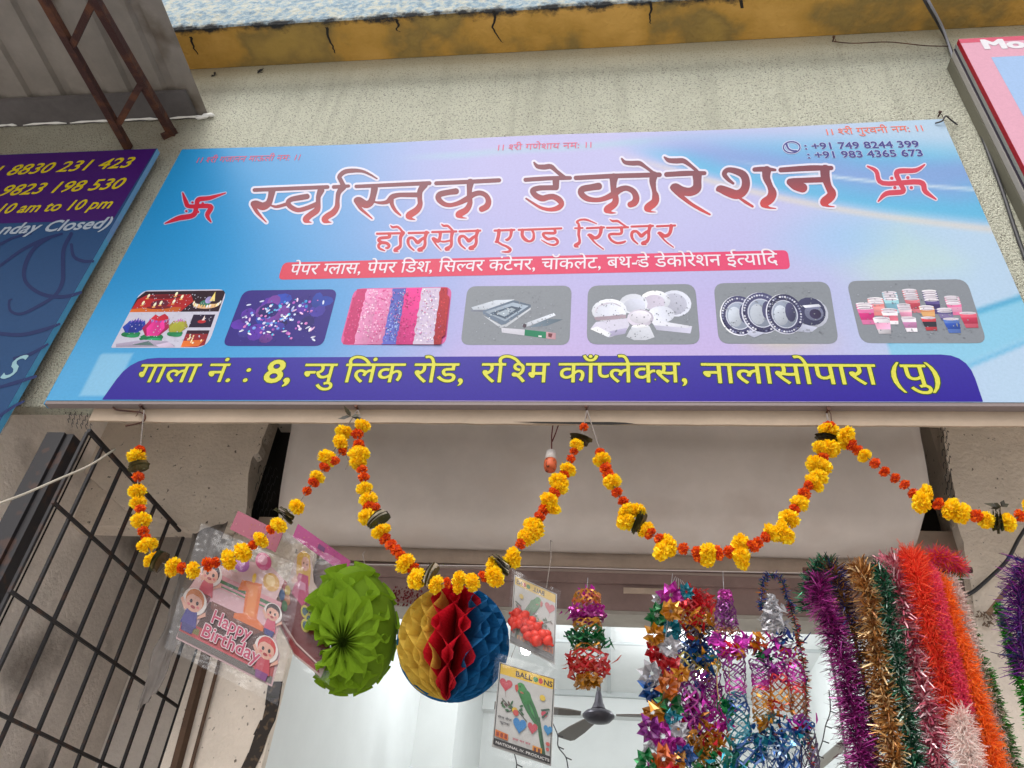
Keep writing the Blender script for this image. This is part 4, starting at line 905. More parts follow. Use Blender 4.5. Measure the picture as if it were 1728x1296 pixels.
mb.add([(xi, ya-.0006, 3.1), (5.2, ya-.0006, 3.1), (5.2, ya-.0006, zi), (xi, ya-.0006, zi)], [(0, 1, 2, 3)], lin((166, 196, 236))); mb.build('blue_panel', M_PRINT, rs)
mb = MB(); mb.add([(xr, ya-.0004, zt-.03), (5.2, ya-.0004, zt-.03), (5.2, ya-.0004, zt), (xr, ya-.0004, zt)], [(0, 1, 2, 3)], lin((216, 96, 120))); mb.build('top_band', M_PRINT, rs)
m_ = MB(); place_text(m_, 'Mo', (1660, 82), (1732, 80), .065, lin((236, 234, 240)), ya-.0012, .05); m_.build('lettering', M_PRINT, rs)

# ------------------------------------------------------------------ cables, nails, strings
def cable(name, label, cat, pts, r, m=M_WIRE, n=7):
    P = [at(*q) for q in pts]; mb = MB(); mb.tube([Vector(p) for p in catmull([tuple(p) for p in P], 6)], r, n); return tag(mb.build(name, m, None, True), label, cat)
cable('cable', 'thick black cable running down the wall between banner and pink sign', 'cable', [(1540, -40, -.20), (1560, 0, -.19), (1582, 38, -.02), (1601, 75, .02), (1622, 135, .022), (1648, 205, .022), (1690, 318, .022), (1712, 385, .022), (1742, 470, .022), (1800, 640, .02)], .0065)
cable('cable', 'pale grey cable twisted with the black cable near the ledge', 'cable', [(1546, -40, -.2), (1566, 0, -.19), (1590, 45, -.02), (1604, 85, .012), (1612, 110, .014)], .005, mat('grey_cable', (.28, .29, .33), .5))
cable('wire', 'thin brown wire from a nail on the upper wall to the pink sign', 'wire', [(1407, 70, .018), (1440, 73, .01), (1500, 71, .012), (1560, 77, .012), (1600, 78, .005)], .0022, M_RUST)
cable('wire', 'short frayed wire tied at the top right corner of the banner', 'wire', [(1578, 208, -.004), (1590, 204, -.012), (1596, 196, -.006), (1604, 202, .012), (1616, 211, .024)], .003)
cable('rope', 'pale rope stretched from the grille out to the left', 'rope', [(194, 758, .12), (150, 786, .06), (100, 808, .0), (40, 834, -.08), (-30, 860, -.15)], .0035, mat('pale_rope', (.45, .41, .34), .9))
cable('cable', 'dark curved cable on the plaster right of the marigold garland', 'cable', [(1760, 850, .50), (1722, 905, .55), (1700, 945, .58), (1670, 975, .6), (1640, 1000, .61), (1618, 1008, .61)], .006)
cable('line_wire', 'thin wire strung across the shop opening behind the paper balls', 'wire', [(560, 952, .28), (870, 956, .28), (1100, 962, .28), (1380, 968, .28), (1640, 976, .28)], .0018, mat('pale_wire', (.42, .36, .34), .5))
def nail(px, py, label, y=YW-.004):
    p_ = at(px, py, y); mb = MB(); mb.tube([p_+Vector((0, .01, 0)), p_+Vector((0, -.022, -.003))], .0028, 6); mb.tube([p_+Vector((0, -.020, -.003)), p_+Vector((0, -.0245, -.003))], .006, 8)
    mb.tube([p_+Vector((0, -.018, -.003)), p_+Vector((.004, -.02, -.02)), p_+Vector((.001, -.022, -.045))], .0012, 4)
    tag(mb.build('nail', M_RUST), label, 'nail', 'rusty nails in the wall')
for q in ((604, 691, 'rusty nail in the fascia holding the garland left of centre'), (990, 692, 'rusty nail in the fascia at the middle garland tie'), (1395, 696, 'rusty nail in the fascia holding the garland tie towards the right'), (243, 690, 'rusty nail in the fascia above the leftmost garland end')): nail(*q)
nail(1405, 70, 'rusty nail high on the wall where a thin brown wire starts', YW); nail(1583, 197, 'rusty nail at the top right corner of the banner', YW)
cable('string', 'frayed brown string knotted below the lower left corner of the banner', 'string', [(190, 684, .02), (196, 691, .015), (222, 694, .02), (238, 696, .015), (245, 702, .01), (240, 712, .015), (212, 719, .02)], .0028, M_RUST)
for k, (px, py) in enumerate(((362, 128), (437, 122))):
    mb = MB(); p_ = at(px, py, YW-.002)
    for i in range(9):
        d_ = Vector((rg.uniform(-1, 1), -.25, rg.uniform(-.8, 1)))*rg.uniform(.014, .034); s_ = Vector((rg.uniform(-.3, .3), 0, rg.uniform(-.3, .3)))*.03
        mb.add([p_, p_+d_*.5+s_, p_+d_, p_+d_*.5-s_], [(0, 1, 2, 3)])
    tag(mb.build('dry_weed', mat('dry_weed', (.03, .028, .03), .9)), ('dark flat scrap stuck on the wall right of the awning', 'dark sprig growing from the wall under the ochre ledge')[k], 'plant')

# ------------------------------------------------------------------ marigold garlands
rm = random.Random(11)
def pom_mesh(name, r, squash, ncol, n, petal, rnd):
    mb = MB()
    core = []; 
    mb.lathe([(r*.12, -r*.62*squash), (r*.55, -r*.45*squash), (r*.72, 0), (r*.55, r*.45*squash), (r*.12, r*.62*squash)], (0, 0, 0), 10, mixc(ncol[3], (0, 0, 0), .15))
    for i in range(n):
        t = (i+.5)/n; zc = 1-2*t; ph = i*2.39996+rnd.uniform(-.3, .3); rr = math.sqrt(max(0, 1-zc*zc))
        d = Vector((rr*math.cos(ph), rr*math.sin(ph), zc)); d = (d+Vector((rnd.uniform(-.25, .25), rnd.uniform(-.25, .25), rnd.uniform(-.25, .25)))).normalized()
        S = Vector((1, 1, squash)); base = Vector((d.x*r*.55, d.y*r*.55, d.z*r*.55*squash)); L = r*rnd.uniform(.88, 1.14)
        tip = Vector((d.x*L, d.y*L, d.z*L*squash)); a = d.cross(Vector((rnd.uniform(-1, 1), rnd.uniform(-1, 1), rnd.uniform(-1, 1)))).normalized(); w = petal*rnd.uniform(.7, 1.2)
        up = d.cross(a)*w*.5; mid = base.lerp(tip, .62)
        c = rnd.choice(ncol); c2 = mixc(c, (1, 1, 1), .06)
        mb.add([base-a*w*.35, base+a*w*.35, mid+a*w*.6+up*.4, tip+a*w*.35+up, tip-a*w*.35+up*.6, mid-a*w*.6+up*.4], [(0, 1, 2, 5), (5, 2, 3, 4)], c)
    o = mb.build(name, M_PETAL); me = o.data; bpy.data.objects.remove(o); return me
YC = [lin(c) for c in ((255, 226, 20), (255, 214, 6), (255, 234, 50), (252, 200, 4))]
OC = [lin(c) for c in ((240, 100, 10), (224, 76, 8), (246, 124, 20), (206, 60, 12))]
YM = [pom_mesh('marigold', .027, rm.uniform(.62, .85), YC, 230, .0072, rm) for _ in range(5)]
OM = [pom_mesh('marigold', .0165, rm.uniform(.65, .9), OC, 110, .0058, rm) for _ in range(4)]
YG = -.035
def leaf_bundle(parent, p, axis, white=False):
    """folded mango-leaf wad threaded on the garland"""
    mb = MB(); axis = axis.normalized(); a = axis.cross(Vector((0, 1, 0))).normalized(); b = axis.cross(a)
    for k in range(5):
        off = axis*(k-2)*.0042; w = rm.uniform(.024, .033); h = rm.uniform(.014, .02); tw = rm.uniform(-.4, .4)
        aa = a*math.cos(tw)+b*math.sin(tw); bb = b*math.cos(tw)-a*math.sin(tw); N = 7; vs = []
        for i in range(N):
            u = -1+2*i/(N-1); hh = h*(1-.55*u*u); cv = axis*.004*(1-u*u)*rm.uniform(-1, 1)
            vs += [p+off+aa*u*w-bb*hh+axis*.003*math.sin(u*2), p+off+aa*u*w+cv+axis*.002, p+off+aa*u*w+bb*hh-axis*.003]
        c = lin(rm.choice([(66, 62, 30), (50, 54, 24), (86, 74, 40), (60, 46, 28)]))
        if white and k in (1, 3): c = lin((206, 198, 178))
        mb.add(vs, [(i*3+j, (i+1)*3+j, (i+1)*3+j+1, i*3+j+1) for i in range(N-1) for j in range(2)], c)
    mb.build('mango_leaf', M_LEAF, parent)
def garland(label, org, s, items, ends):
    root = thing('marigold_garland', label, 'garland', (0, 0, 0), 'marigold garlands under the shop banner')
    P = [at(org[0]+a/s, org[1]+b/s, YG+rm.uniform(-.006, .006)) for k, a, b in items]
    root.location = P[0]; bpy.context.view_layer.update()
    line_ = [at(*e, YG) for e in ends[:1]]+P+[at(*e, YG) for e in ends[1:]]
    mb = MB(); mb.tube(line_, .0018, 5); mb.build('thread', M_STRING, root)
    for i, ((k, _a, _b), p) in enumerate(zip(items, P)):
        ax = P[min(i+1, len(P)-1)]-P[max(i-1, 0)]; ax = ax.normalized() if ax.length > 1e-6 else Vector((0, 0, 1))
        if k in 'LW': leaf_bundle(root, p, ax, k == 'W'); continue
        me = rm.choice(YM if k in 'YB' else OM); o = bpy.data.objects.new('marigold', me); COL.objects.link(o)
        sc = rm.uniform(.80, 1.06)*(1.15 if k == 'B' else 1)
        q = ax.to_track_quat('Z', 'Y').to_matrix().to_4x4() @ Matrix.Rotation(rm.uniform(0, 6), 4, 'Z')
        o.matrix_world = Matrix.Translation(p) @ q @ Matrix.Diagonal((sc*rm.uniform(.86, 1.1), sc*rm.uniform(.86, 1.1), sc*rm.uniform(.85, 1.15), 1))
        o.parent = root; o.matrix_parent_inverse = Matrix.Translation(-P[0])
    return root
def it(s): return [(t[0], *[float(v) for v in t[1:].split(',')]) for t in s.split()]
garland('leftmost marigold garland swag, passing in front of the birthday packet', (160, 680), 4.05,
  it('O310,318 Y285,365 L300,435 O295,505 Y290,605 Y295,680 O310,725 Y315,800 O330,875 O350,920 Y360,970 Y392,1070 L440,1085 Y535,1120 O592,1130 Y670,1145 O770,1100 O825,1090 Y915,1070 Y1012,1020 O1080,970 Y1135,935 O1200,865 Y1255,835 L1302,760 Y1380,710 O1450,600 O1495,540 Y1520,505 O1572,440 Y1590,375 Y1680,270 O1695,330 O1640,395 Y1700,200'), [(243, 692), (603, 692)])
garland('long marigold swag with white split shells hanging before the shutter hood', (560, 680), 3.927,
  it('Y205,150 O170,205 O175,275 Y180,340 Y172,395 O200,440 O210,490 Y215,565 Y242,640 O240,690 O285,690 Y235,755 W305,775 Y325,850 O352,900 O390,940 O425,975 O455,1010 Y485,1065 O540,1095 Y565,1165 W655,1140 Y692,1205 O765,1190 Y840,1165 Y838,1215 Y930,1190 O1005,1150 Y1062,1090 Y1080,1150 W1120,1060 Y1205,1020 Y1190,1050 O1250,935 Y1290,890 Y1340,845 Y1338,810 O1378,755 O1408,705 Y1455,690 Y1440,640 O1475,595 Y1512,560 Y1505,520 O1540,475 Y1565,440 O1585,370 O1605,320 Y1622,275 L1645,240 O1670,160'), [(604, 692), (990, 693)])
garland('marigold swag with a dark green leaf wad in its lower left curve', (980, 680), 3.927,
  it('O130,325 Y140,375 O165,435 O185,475 Y210,522 O240,592 O280,650 Y300,715 Y365,715 Y300,790 L390,795 Y430,840 O460,862 O520,900 Y545,975 Y580,945 O680,965 O765,985 O775,1010 Y840,990 Y838,1030 O910,995 O985,985 Y1055,940 Y1062,1010 Y1065,1050 O1140,950 O1175,925 O1225,890 Y1265,860 Y1330,830 Y1345,870 Y1382,765 O1415,705 Y1450,665 O1480,600 O1510,545 Y1550,530 Y1580,490 Y1560,410 Y1610,430 O1600,360 Y1585,300 Y1650,300 L1632,235 Y1645,180 O1640,145'), [(991, 693), (1395, 698)])
garland('thin marigold garland running off the right edge in front of the dark gap', (1330, 700), 2.173,
  it('O155,45 Y212,72 Y208,98 O232,110 O255,130 Y280,150 O318,177 O353,208 O392,232 O427,256 O457,287 Y488,320 Y505,290 O550,325 Y598,345 Y635,362 O690,370 Y725,385 L768,385 Y808,395 O850,370 Y900,345 O940,320'), [(1395, 698), (1800, 830)])
# dry knots at the tops
def knot(px, py, label):
    mb = MB()
    for i in range(7):
        p0 = at(px, py, YG-.012); d_ = Vector((rm.uniform(-1, 1), rm.uniform(-.4, .2), rm.uniform(-.2, 1))).normalized()*rm.uniform(.02, .04); e = d_.cross(Vector((0, 1, 0))).normalized()*.006
        mb.add([p0, p0+d_*.5+e, p0+d_, p0+d_*.5-e], [(0, 1, 2, 3)], lin(rm.choice([(56, 50, 26), (40, 36, 22)])))
    tag(mb.build('dry_leaf_tuft', M_LEAF), label, 'leaf tuft')
knot(592, 703, 'tuft of dry leaves tied above the left garland peak'); knot(1720-30, 855, 'dry leaf tuft standing up on the thin right garland')
cable('string', 'loose dark thread hanging below the left garland peak', 'string', [(588, 755, -.03), (585, 768, -.03), (588, 780, -.03), (583, 792, -.03)], .0015, M_STRING)

# bulb holder hanging from the beam
bh = thing('bulb_holder', 'small white and orange bulb holder hanging on two red wires from the beam', 'bulb holder', at(930, 775, .10))
yb = .10
mb = MB(); mb.tube([at(934, 708, .07), at(931, 735, yb), at(931, 762, yb)], .002, 5); mb.tube([at(944, 712, .07), at(938, 730, yb), at(932, 745, yb)], .002, 5); mb.build('wire', mat('red_wire', (.12, .02, .02), .5), bh)
c = at(929, 777, yb); mb = MB(); mb.lathe([(.008, .034), (.014, .031), (.016, .014), (.017, .002)], c, 14); mb.build('cap', mat('milky_plastic', (.6, .55, .52), .4), bh, True)
mb = MB(); mb.lathe([(.0168, .0015), (.019, -.006), (.019, -.022), (.015, -.034), (.013, -.026)], c, 14); mb.build('socket', mat('orange_plastic', (.62, .12, .04), .45, ncol=(.1, .02, .01), nscale=90), bh, True)

# ------------------------------------------------------------------ honeycomb paper balls
def honey(name, label, centre, axis, ref, prof, phis, colours, nodes, amp=.5, fade=2.0, Rmul=None):
    """leaves of tissue radiating from an axis; neighbours are glued at alternating points of their outer edge.
       prof: (radius, height along axis) pairs; phis: leaf angles; colours: one per leaf"""
    root = thing(name, label, 'paper ball', centre)
    axis = axis.normalized(); e1 = (ref-axis*ref.dot(axis)).normalized(); e2 = axis.cross(e1)
    pr = catmull(prof, 4); n = len(pr); per = {}
    for i, ph in enumerate(phis):
        dphi = (phis[min(i+1, len(phis)-1)]-phis[max(i-1, 0)])/2
        mb = MB(); vs = []; nr = 5
        for j, (r, h) in enumerate(pr):
            s = j/(n-1)*nodes; tri = abs((s+i) % 2-1)*2-1            # -1..1 triangle wave
            tri = max(-1, min(1, tri*1.25)); tri *= 1-.85*smooth(fade, fade+.14, j/(n-1))
            for k in range(nr+1):
                f = k/nr; a = ph+tri*dphi*amp*f**1.5
                m = Rmul(ph) if Rmul else 1
                vs.append(centre+axis*h+(e1*math.cos(a)+e2*math.sin(a))*(r*f*m))
        mb.add(vs, [(j*(nr+1)+k, j*(nr+1)+k+1, (j+1)*(nr+1)+k+1, (j+1)*(nr+1)+k) for j in range(n-1) for k in range(nr)], lin(colours[i]))
        per.setdefault(colours[i], []).append(mb)
    for c, ms in per.items():
        big = MB()
        for m in ms: big.add(m.v, m.f, m.c[0])
        o = big.build('paper_section', M_PAPER, root)
    return root
yb = .10; cc = at(765, 1084, yb); Rb = .142
prof = [(0.002, Rb)]+[(Rb*math.sin(t), Rb*math.cos(t)) for t in np.linspace(.18, math.pi-.18, 14)]+[(.002, -Rb)]
phis = [math.radians(d) for d in list(np.arange(-180, -76, 10.4))+list(np.arange(-75, -16, 9.6))+list(np.arange(-13, 30, 13.0))+list(np.arange(37, 179, 10.6))]; cols = []
for ph in phis:                                   # angle 0 faces the street, positive to the right
    d = math.degrees(ph); cols.append((236, 200, 84) if -76 < d < -14 else (214, 20, 44) if -14 <= d <= 28 else (20, 110, 170))
hb = honey('paper_honeycomb_ball', 'round yellow, red and blue honeycomb tissue ball hanging beside the green one', cc, Vector((0, 0, 1)), Vector((0, -1, 0)), prof, phis, cols, 6, 1.0)
mb = MB(); mb.tube([cc+Vector((0, 0, Rb)), at(770, 965, .28)], .001, 4); mb.build('string', M_STRING, hb)
cg = at(577, 1084, .08); mpp = (cg-CAM).dot(FW)/FPX
RG = [(-158, 34), (-146, 60), (-135, 66), (-120, 74), (-100, 83), (-75, 90), (-50, 93), (-30, 94), (-10, 94), (10, 97), (35, 109), (60, 125), (80, 138), (95, 132), (110, 117), (130, 90), (150, 70), (170, 50), (192, 32)]
def Rg(ph):
    return float(np.interp(math.degrees(ph), [a for a, b in RG], [b for a, b in RG]))*mpp
axg = (CAM-cg).normalized()
profg = [(.004, .012), (.16, .030), (.34, .052), (.52, .058), (.70, .048), (.85, .026), (.96, -.004), (1.0, -.035), (.94, -.065), (.70, -.09), (.3, -.10)]
ng = 26; ph0, ph1 = math.radians(-152), math.radians(190); phg = [ph0+(ph1-ph0)*i/(ng-1) for i in range(ng)]
gb = honey('paper_honeycomb_ball', 'bright green half opened honeycomb tissue ball with a notch on its left side', cg, axg, RT.copy(), profg, phg, [(132, 172, 20)]*ng, 7.0, 1.0, fade=.60, Rmul=Rg)
mb = MB(); mb.tube([cg+axg*.036, cg+axg*.02, cg-axg*.08], .01, 10, lin((84, 120, 10)), rs=[.002, .012, .03]); mb.build('core', M_PAPER, gb)
mb = MB(); vs = []; nn = 50; pr_ = catmull(profg, 3)
for r_, h_ in pr_:
    for i in range(nn+1):
        a = ph0+(ph1-ph0)*i/nn; vs.append(cg+axg*(h_*.86-.006)+(RT*math.cos(a)+axg.cross(RT)*math.sin(a))*(r_*(.82+.15*smooth(.75, .97, r_))*Rg(a)))
mb.add(vs, [(j*(nn+1)+i, j*(nn+1)+i+1, (j+1)*(nn+1)+i+1, (j+1)*(nn+1)+i) for j in range(len(pr_)-1) for i in range(nn)], lin((120, 158, 16))); mb.build('added_cell_floor', M_PAPER, gb, True)  # surface added inside the ball so its cells look shallower and brighter
mb = MB(); rim = [cg+(RT*math.cos(a)+axg.cross(RT)*math.sin(a))*Rg(a)*.97 for a in np.linspace(ph0, ph1, 60)]
for dz in (-.045, -.048): mb.add([p-axg*-dz for p in rim]+[cg+axg*dz], [(i, i+1, 60) for i in range(59)], lin((104, 150, 14)))
mb.build('backing_card', M_PAPER, gb)
mb = MB(); mb.tube([at(617, 962, .08), at(612, 935, .2), at(616, 930, .28)], .0012, 4); mb.build('string', M_STRING, gb)

# ------------------------------------------------------------------ packets hanging in clear bags
class Card:
    """a flat printed card: local u to the right, v down, both in metres from its top left corner"""
    def __init__(s, tl, tr_, bl, y_tl, y_tr=None, y_bl=None):
        s.O = at(*tl, y_tl); R_ = at(*tr_, y_tr if y_tr is not None else y_tl); D = at(*bl, y_bl if y_bl is not None else y_tl)
        s.U = R_-s.O; s.V = D-s.O; s.N = s.V.cross(s.U).normalized()
        if s.N.y > 0: s.N = -s.N
        s.mb = MB(); s.k = 0
    def p(s, u, v, h=0): return s.O+s.U*u+s.V*v+s.N*h
    def paint(s, pts, c):
        s.k += 1; h = .0012+.00006*s.k
        loops_mesh(s.mb, [pts], lambda a, b: s.p(a, b, h), lin(c) if not callable(c) else c)
    def text(s, t, u0, u1, v, cap, c, off=.02, dv=0, shear=0, mirror=False, rot=0):
        s.k += 1; h = .0012+.00006*s.k
        ez = -s.V.normalized()
        place_text(s.mb, t, None, None, cap, lin(c), 0, off, shear, mirror=mirror, A=s.p(u0, v, h), B=s.p(u1, v+dv, h), ez=ez)
    def back(s, pts, th=.0012, c=(230, 226, 224)):
        n = len(pts); a = [s.p(*q, .001) for q in pts]; b = [s.p(*q, .001-th) for q in pts]
        loops_mesh(s.mb, [pts], lambda x, y: s.p(x, y, .001), lin(c)); loops_mesh(s.mb, [pts], lambda x, y: s.p(x, y, .001-th), lin(c))
        s.mb.add(a+b, [(i, (i+1) % n, n+(i+1) % n, n+i) for i in range(n)], lin(c))
def film_bag(card, root, u0, u1, v0, v1, bulge=.012, seed=1, n=14, name='clear_bag'):
    mb = MB(); 
    for sgn in (1, -1):
        vs = []
        for j in range(n+1):
            for i in range(n+1):
                u, v = i/n, j/n; e = min(1, 4*min(u, 1-u))*min(1, 5*min(v, 1-v))
                uu = u0+(u1-u0)*u+.01*noise.noise((v*4, seed, 1))*(1 if u in (0, 1) else 0); vv = v0+(v1-v0)*v+.012*noise.noise((u*4, seed, 2))*(1 if v in (0, 1) else 0)
                vs.append(card.p(uu, vv, sgn*(e*bulge+.002*noise.noise((u*6, v*6, seed)))+.0015))
        mb.add(vs, [(j*(n+1)+i, j*(n+1)+i+1, (j+1)*(n+1)+i+1, (j+1)*(n+1)+i) for j in range(n) for i in range(n)])
    return mb.build(name, M_FILM, root, True)
def heart(cx, cy, r, asp=1.0):
    return [(cx+r*.0625*16*math.sin(t)**3, cy-asp*r*.0625*(13*math.cos(t)-5*math.cos(2*t)-2*math.cos(3*t)-math.cos(4*t))) for t in np.linspace(0, 2*math.pi, 26)[:-1]]
def bl_ell(cx, cy, rx, ry, rot=0, n=16): return [(cx+rx*math.cos(t)*math.cos(rot)-ry*math.sin(t)*math.sin(rot), cy+rx*math.cos(t)*math.sin(rot)+ry*math.sin(t)*math.cos(rot)) for t in np.linspace(0, 2*math.pi, n, endpoint=False)]
def balloon_art(c, plain=False, mirror=False):
    """unit square art: yellow header, green parrot, hearts, black foot band"""
    c.back([(0, 0), (1, 0), (1, 1), (0, 1)], c=(206, 204, 200))
    X = (lambda u: 1-u) if mirror else (lambda u: u)
    def P(pts, col): c.paint([(X(a), b) for a, b in pts], col)
    P([(.02, .015), (.98, .015), (.98, .14), (.02, .14)], (244, 198, 26))
    for a, b, d, e in ((.015, .01, .985, .018), (.015, .01, .03, .90), (.97, .01, .985, .90)): P([(a, b), (d, b), (d, e), (a, e)], (40, 34, 30))
    c.text('BALL', .30 if not mirror else .45, .60 if not mirror else .72, .115, .066*c.V.length, (60, 30, 20), .03, mirror=mirror)
    P(bl_ell(.66, .085, .045, .032), (40, 140, 60)); P(bl_ell(.75, .085, .040, .034), (214, 60, 40))
    c.text('NS', .80 if not mirror else .06, .96 if not mirror else .2, .118, .066*c.V.length, (60, 30, 20), .03, mirror=mirror)
    P(heart(.15, .25, .115, .75), (206, 66, 80)); P([(.15, .34), (.155, .34), (.17, .40), (.165, .40)], (120, 60, 60))
    # parrot: head, body, wing, long tail
    P([(.33, .225), (.38, .185), (.46, .19), (.52, .235), (.60, .31), (.70, .43), (.76, .52), (.80, .60), (.72, .62), (.64, .57), (.55, .50), (.45, .40), (.38, .31)], (34, 116, 52))
    P([(.72, .52), (.77, .51), (.83, .68), (.90, .90), (.93, .99), (.90, .985), (.84, .90), (.77, .72)], (40, 96, 50)); P([(.79, .66), (.81, .66), (.90, .93), (.885, .94)], (24, 66, 44))
    P([(.50, .29), (.60, .36), (.70, .48), (.75, .60), (.66, .54), (.56, .44)], (22, 92, 44)); P([(.55, .36), (.64, .44), (.70, .54), (.62, .48)], (60, 150, 70))
    P(bl_ell(.415, .235, .078, .060), (58, 150, 66)); P(bl_ell(.52, .33, .085, .085, .6), (40, 128, 56)); P(bl_ell(.40, .225, .014, .010), (20, 20, 20)); P([(.31, .225), (.355, .205), (.375, .26), (.35, .305), (.315, .27)], (206, 70, 60)); P([(.40, .275), (.46, .285), (.47, .30), (.42, .30)], (190, 90, 70))
    for q in ((.10, .42, .3, .52, 3), (.2, .56, .36, .50, 3), (.36, .49, .56, .60, 3)):
        c.paint([(X(q[0]), q[1]), (X(q[2]), q[3]), (X(q[2]), q[3]+.012), (X(q[0]), q[1]+.012)], (50, 70, 40))
    for k in range(14):
        a = .10+.44*rg.random(); b = .44+.14*rg.random(); P(bl_ell(a, b, .034, .014, rg.uniform(-1, 1), 8), rg.choice([(40, 96, 50), (60, 120, 60), (90, 60, 50)]))
    for a, b, col in ((.34, .52, (226, 186, 40)), (.36, .545, (206, 70, 60)), (.84, .46, (206, 70, 90)), (.80, .28, (236, 200, 60))): P(bl_ell(a, b, .05, .035), col)
    P([(.78, .42), (.92, .38), (.94, .395), (.80, .44)], (50, 80, 60)); P([(.80, .50), (.90, .42), (.91, .44), (.82, .52)], (50, 80, 60))
    P(heart(.44, .67, .115, .85), (40, 130, 196)); P(heart(.66, .655, .085, .85), (200, 70, 84)); P(heart(.92, .625, .075, .85), (50, 140, 196))
    if not plain:
        c.text('रोज रोज', .06, .30, .66, .026*c.V.length, (40, 34, 40), .02); c.text('फुगवा', .10, .27, .715, .026*c.V.length, (40, 34, 40), .02)
    P([(.04, .80), (.26, .815), (.26, .885), (.04, .875)], (228, 120, 36)); P([(.68, .845), (.84, .85), (.84, .935), (.68, .925)], (232, 150, 36))
    for a in (.06, .13, .20): P([(a, .82), (a+.045, .823), (a+.045, .872), (a, .868)], (150, 50, 30))
    for a in (.70, .77): P([(a, .86), (a+.045, .862), (a+.045, .918), (a, .914)], (120, 50, 30))
    if not plain: c.text('हवा भर कर', .34, .64, .855, .024*c.V.length, (190, 60, 90), .02)
    P(bl_ell(.93, .78, .035, .022), (206, 90, 84)); P(bl_ell(.93, .84, .03, .02), (206, 90, 84))
    P([(.02, .90), (.99, .905), (.99, .985), (.02, .975)], (28, 24, 26))
    if not plain: c.text('NATIONAL IV. PRODUCTS', .06, .97, .955, .030*c.V.length, (222, 218, 214), .02, dv=.01)
# lower packet
c = Card((843, 1117), (937, 1145), (830, 1260), .055)
root = thing('balloon_packet', 'clear balloon packet with a green parrot card, the lower of the two', 'balloon packet', c.p(.5, 0))
balloon_art(c); c.mb.build('printed_card', M_CARD, root); film_bag(c, root, -.09, 1.08, -.10, 1.09, .010, 3)
mb = MB(); mb.tube([c.p(.2, -.1), c.p(.3, -.35), at(868, 1020, .2)], .0009, 4); mb.build('string', M_STRING, root)
# upper packet, seen from behind, with red balloons
c = Card((868, 970), (940, 1003), (860, 1084), .05)
root = thing('balloon_packet', 'clear packet of red balloons with a faded parrot card, the upper of the two', 'balloon packet', c.p(.5, 0))
balloon_art(c, True, True)
c.mb.build('printed_card', mat('faded_card', attr=True, gain=.6, rough=.5, ncol=(.42, .42, .42), nscale=.4, nth=(.0, 1.6)), root)
for i in range(26):
    mb = MB(); u, v = rg.uniform(.03, .92), rg.uniform(.0, 1); v = .50+.26*rg.random()+.16*u
    r = rg.uniform(.010, .016); d = Vector((rg.uniform(-1, 1), 0, rg.uniform(-1, 1))).normalized(); o = c.p(u, min(v, .95), .008+.008*rg.random())
    L = r*2.0; pts = [o+d*(L*t) for t in np.linspace(-.5, .62, 8)]; mb.tube(pts, r, 9, rs=[r*.25, r*.72, r*.95, r, r*.85, r*.5, r*.22, r*.26])
    mb.build('balloon', M_BALLOON if i else globals().setdefault('M_BALLOON', mat('red_rubber', (.62, .045, .03), .45, var=.25, vscale=60)), root, True)
film_bag(c, root, -.06, 1.08, -.07, 1.06, .022, 8)
mb = MB(); mb.tube([c.p(.75, -.02), at(930, 940, .15), at(929, 912, .25), at(932, 914, .25)], .0012, 4); mb.build('string', M_STRING, root)

# birthday cake decoration packet (tilted) and the one behind it
SKIN = (226, 170, 150)
def kid(c, u, v, s, hair, shirt, shorts):
    P = c.paint
    P(bl_ell(u, v, .115*s, .105*s), (232, 222, 218))
    P([(u-.05*s, v+.07*s), (u+.05*s, v+.07*s), (u+.075*s, v+.19*s), (u-.075*s, v+.19*s)], shirt); P([(u-.06*s, v+.18*s), (u+.06*s, v+.18*s), (u+.05*s, v+.24*s), (u-.05*s, v+.24*s)], shorts)
    P([(u-.07*s, v+.09*s), (u-.13*s, v+.02*s), (u-.11*s, v+.0*s), (u-.04*s, v+.07*s)], SKIN); P([(u+.07*s, v+.09*s), (u+.12*s, v+.04*s), (u+.13*s, v+.07*s), (u+.06*s, v+.12*s)], SKIN)
    P(bl_ell(u, v-.012*s, .088*s, .086*s), hair); P(bl_ell(u, v+.012*s, .078*s, .070*s), SKIN)
    P([(u-.08*s, v-.02*s), (u-.03*s, v-.05*s), (u+.03*s, v-.045*s), (u+.08*s, v-.02*s), (u+.06*s, v-.07*s), (u-.05*s, v-.08*s)], hair)
    for sg in (-1, 1): P(bl_ell(u+sg*.030*s, v+.006*s, .013*s, .016*s), (50, 30, 34)); P(bl_ell(u+sg*.045*s, v+.035*s, .014*s, .010*s), (226, 120, 120))
    P(bl_ell(u, v+.045*s, .022*s, .012*s), (170, 50, 60))
c = Card((345, 900), (500, 968), (292, 1082), .02, .02, .0)
root = thing('birthday_packet', 'tilted clear packet with a pink happy birthday cake and four cartoon children', 'party packet', c.p(.5, 0))
CK = (222, 166, 168)
c.back([(.06, .38), (.0, .55), (.05, .72), (.02, .97), (.98, .97), (1.0, .72), (.93, .6), (.95, .42), (.86, .3), (.9, .1), (.72, .02), (.5, .08), (.42, .22), (.18, .22)], c=(214, 176, 178))
P = c.paint
for a, b, r1_, col, col2 in ((.45, .12, .085, (170, 90, 176), (206, 140, 206)), (.66, .02, .085, (206, 70, 130), (226, 150, 180)), (.78, .17, .085, (214, 160, 70), (232, 196, 130))):
    P(bl_ell(a, b, r1_, r1_*.95), col); P(bl_ell(a-.01, b-.01, r1_*.6, r1_*.55), col2)
P([(.26, .30), (.92, .30), (.92, .42), (.26, .42)], (216, 150, 160)); P([(.28, .34), (.9, .34), (.9, .37), (.28, .37)], (60, 110, 70)); P([(.3, .39), (.9, .39), (.9, .405), (.3, .405)], (90, 130, 90))
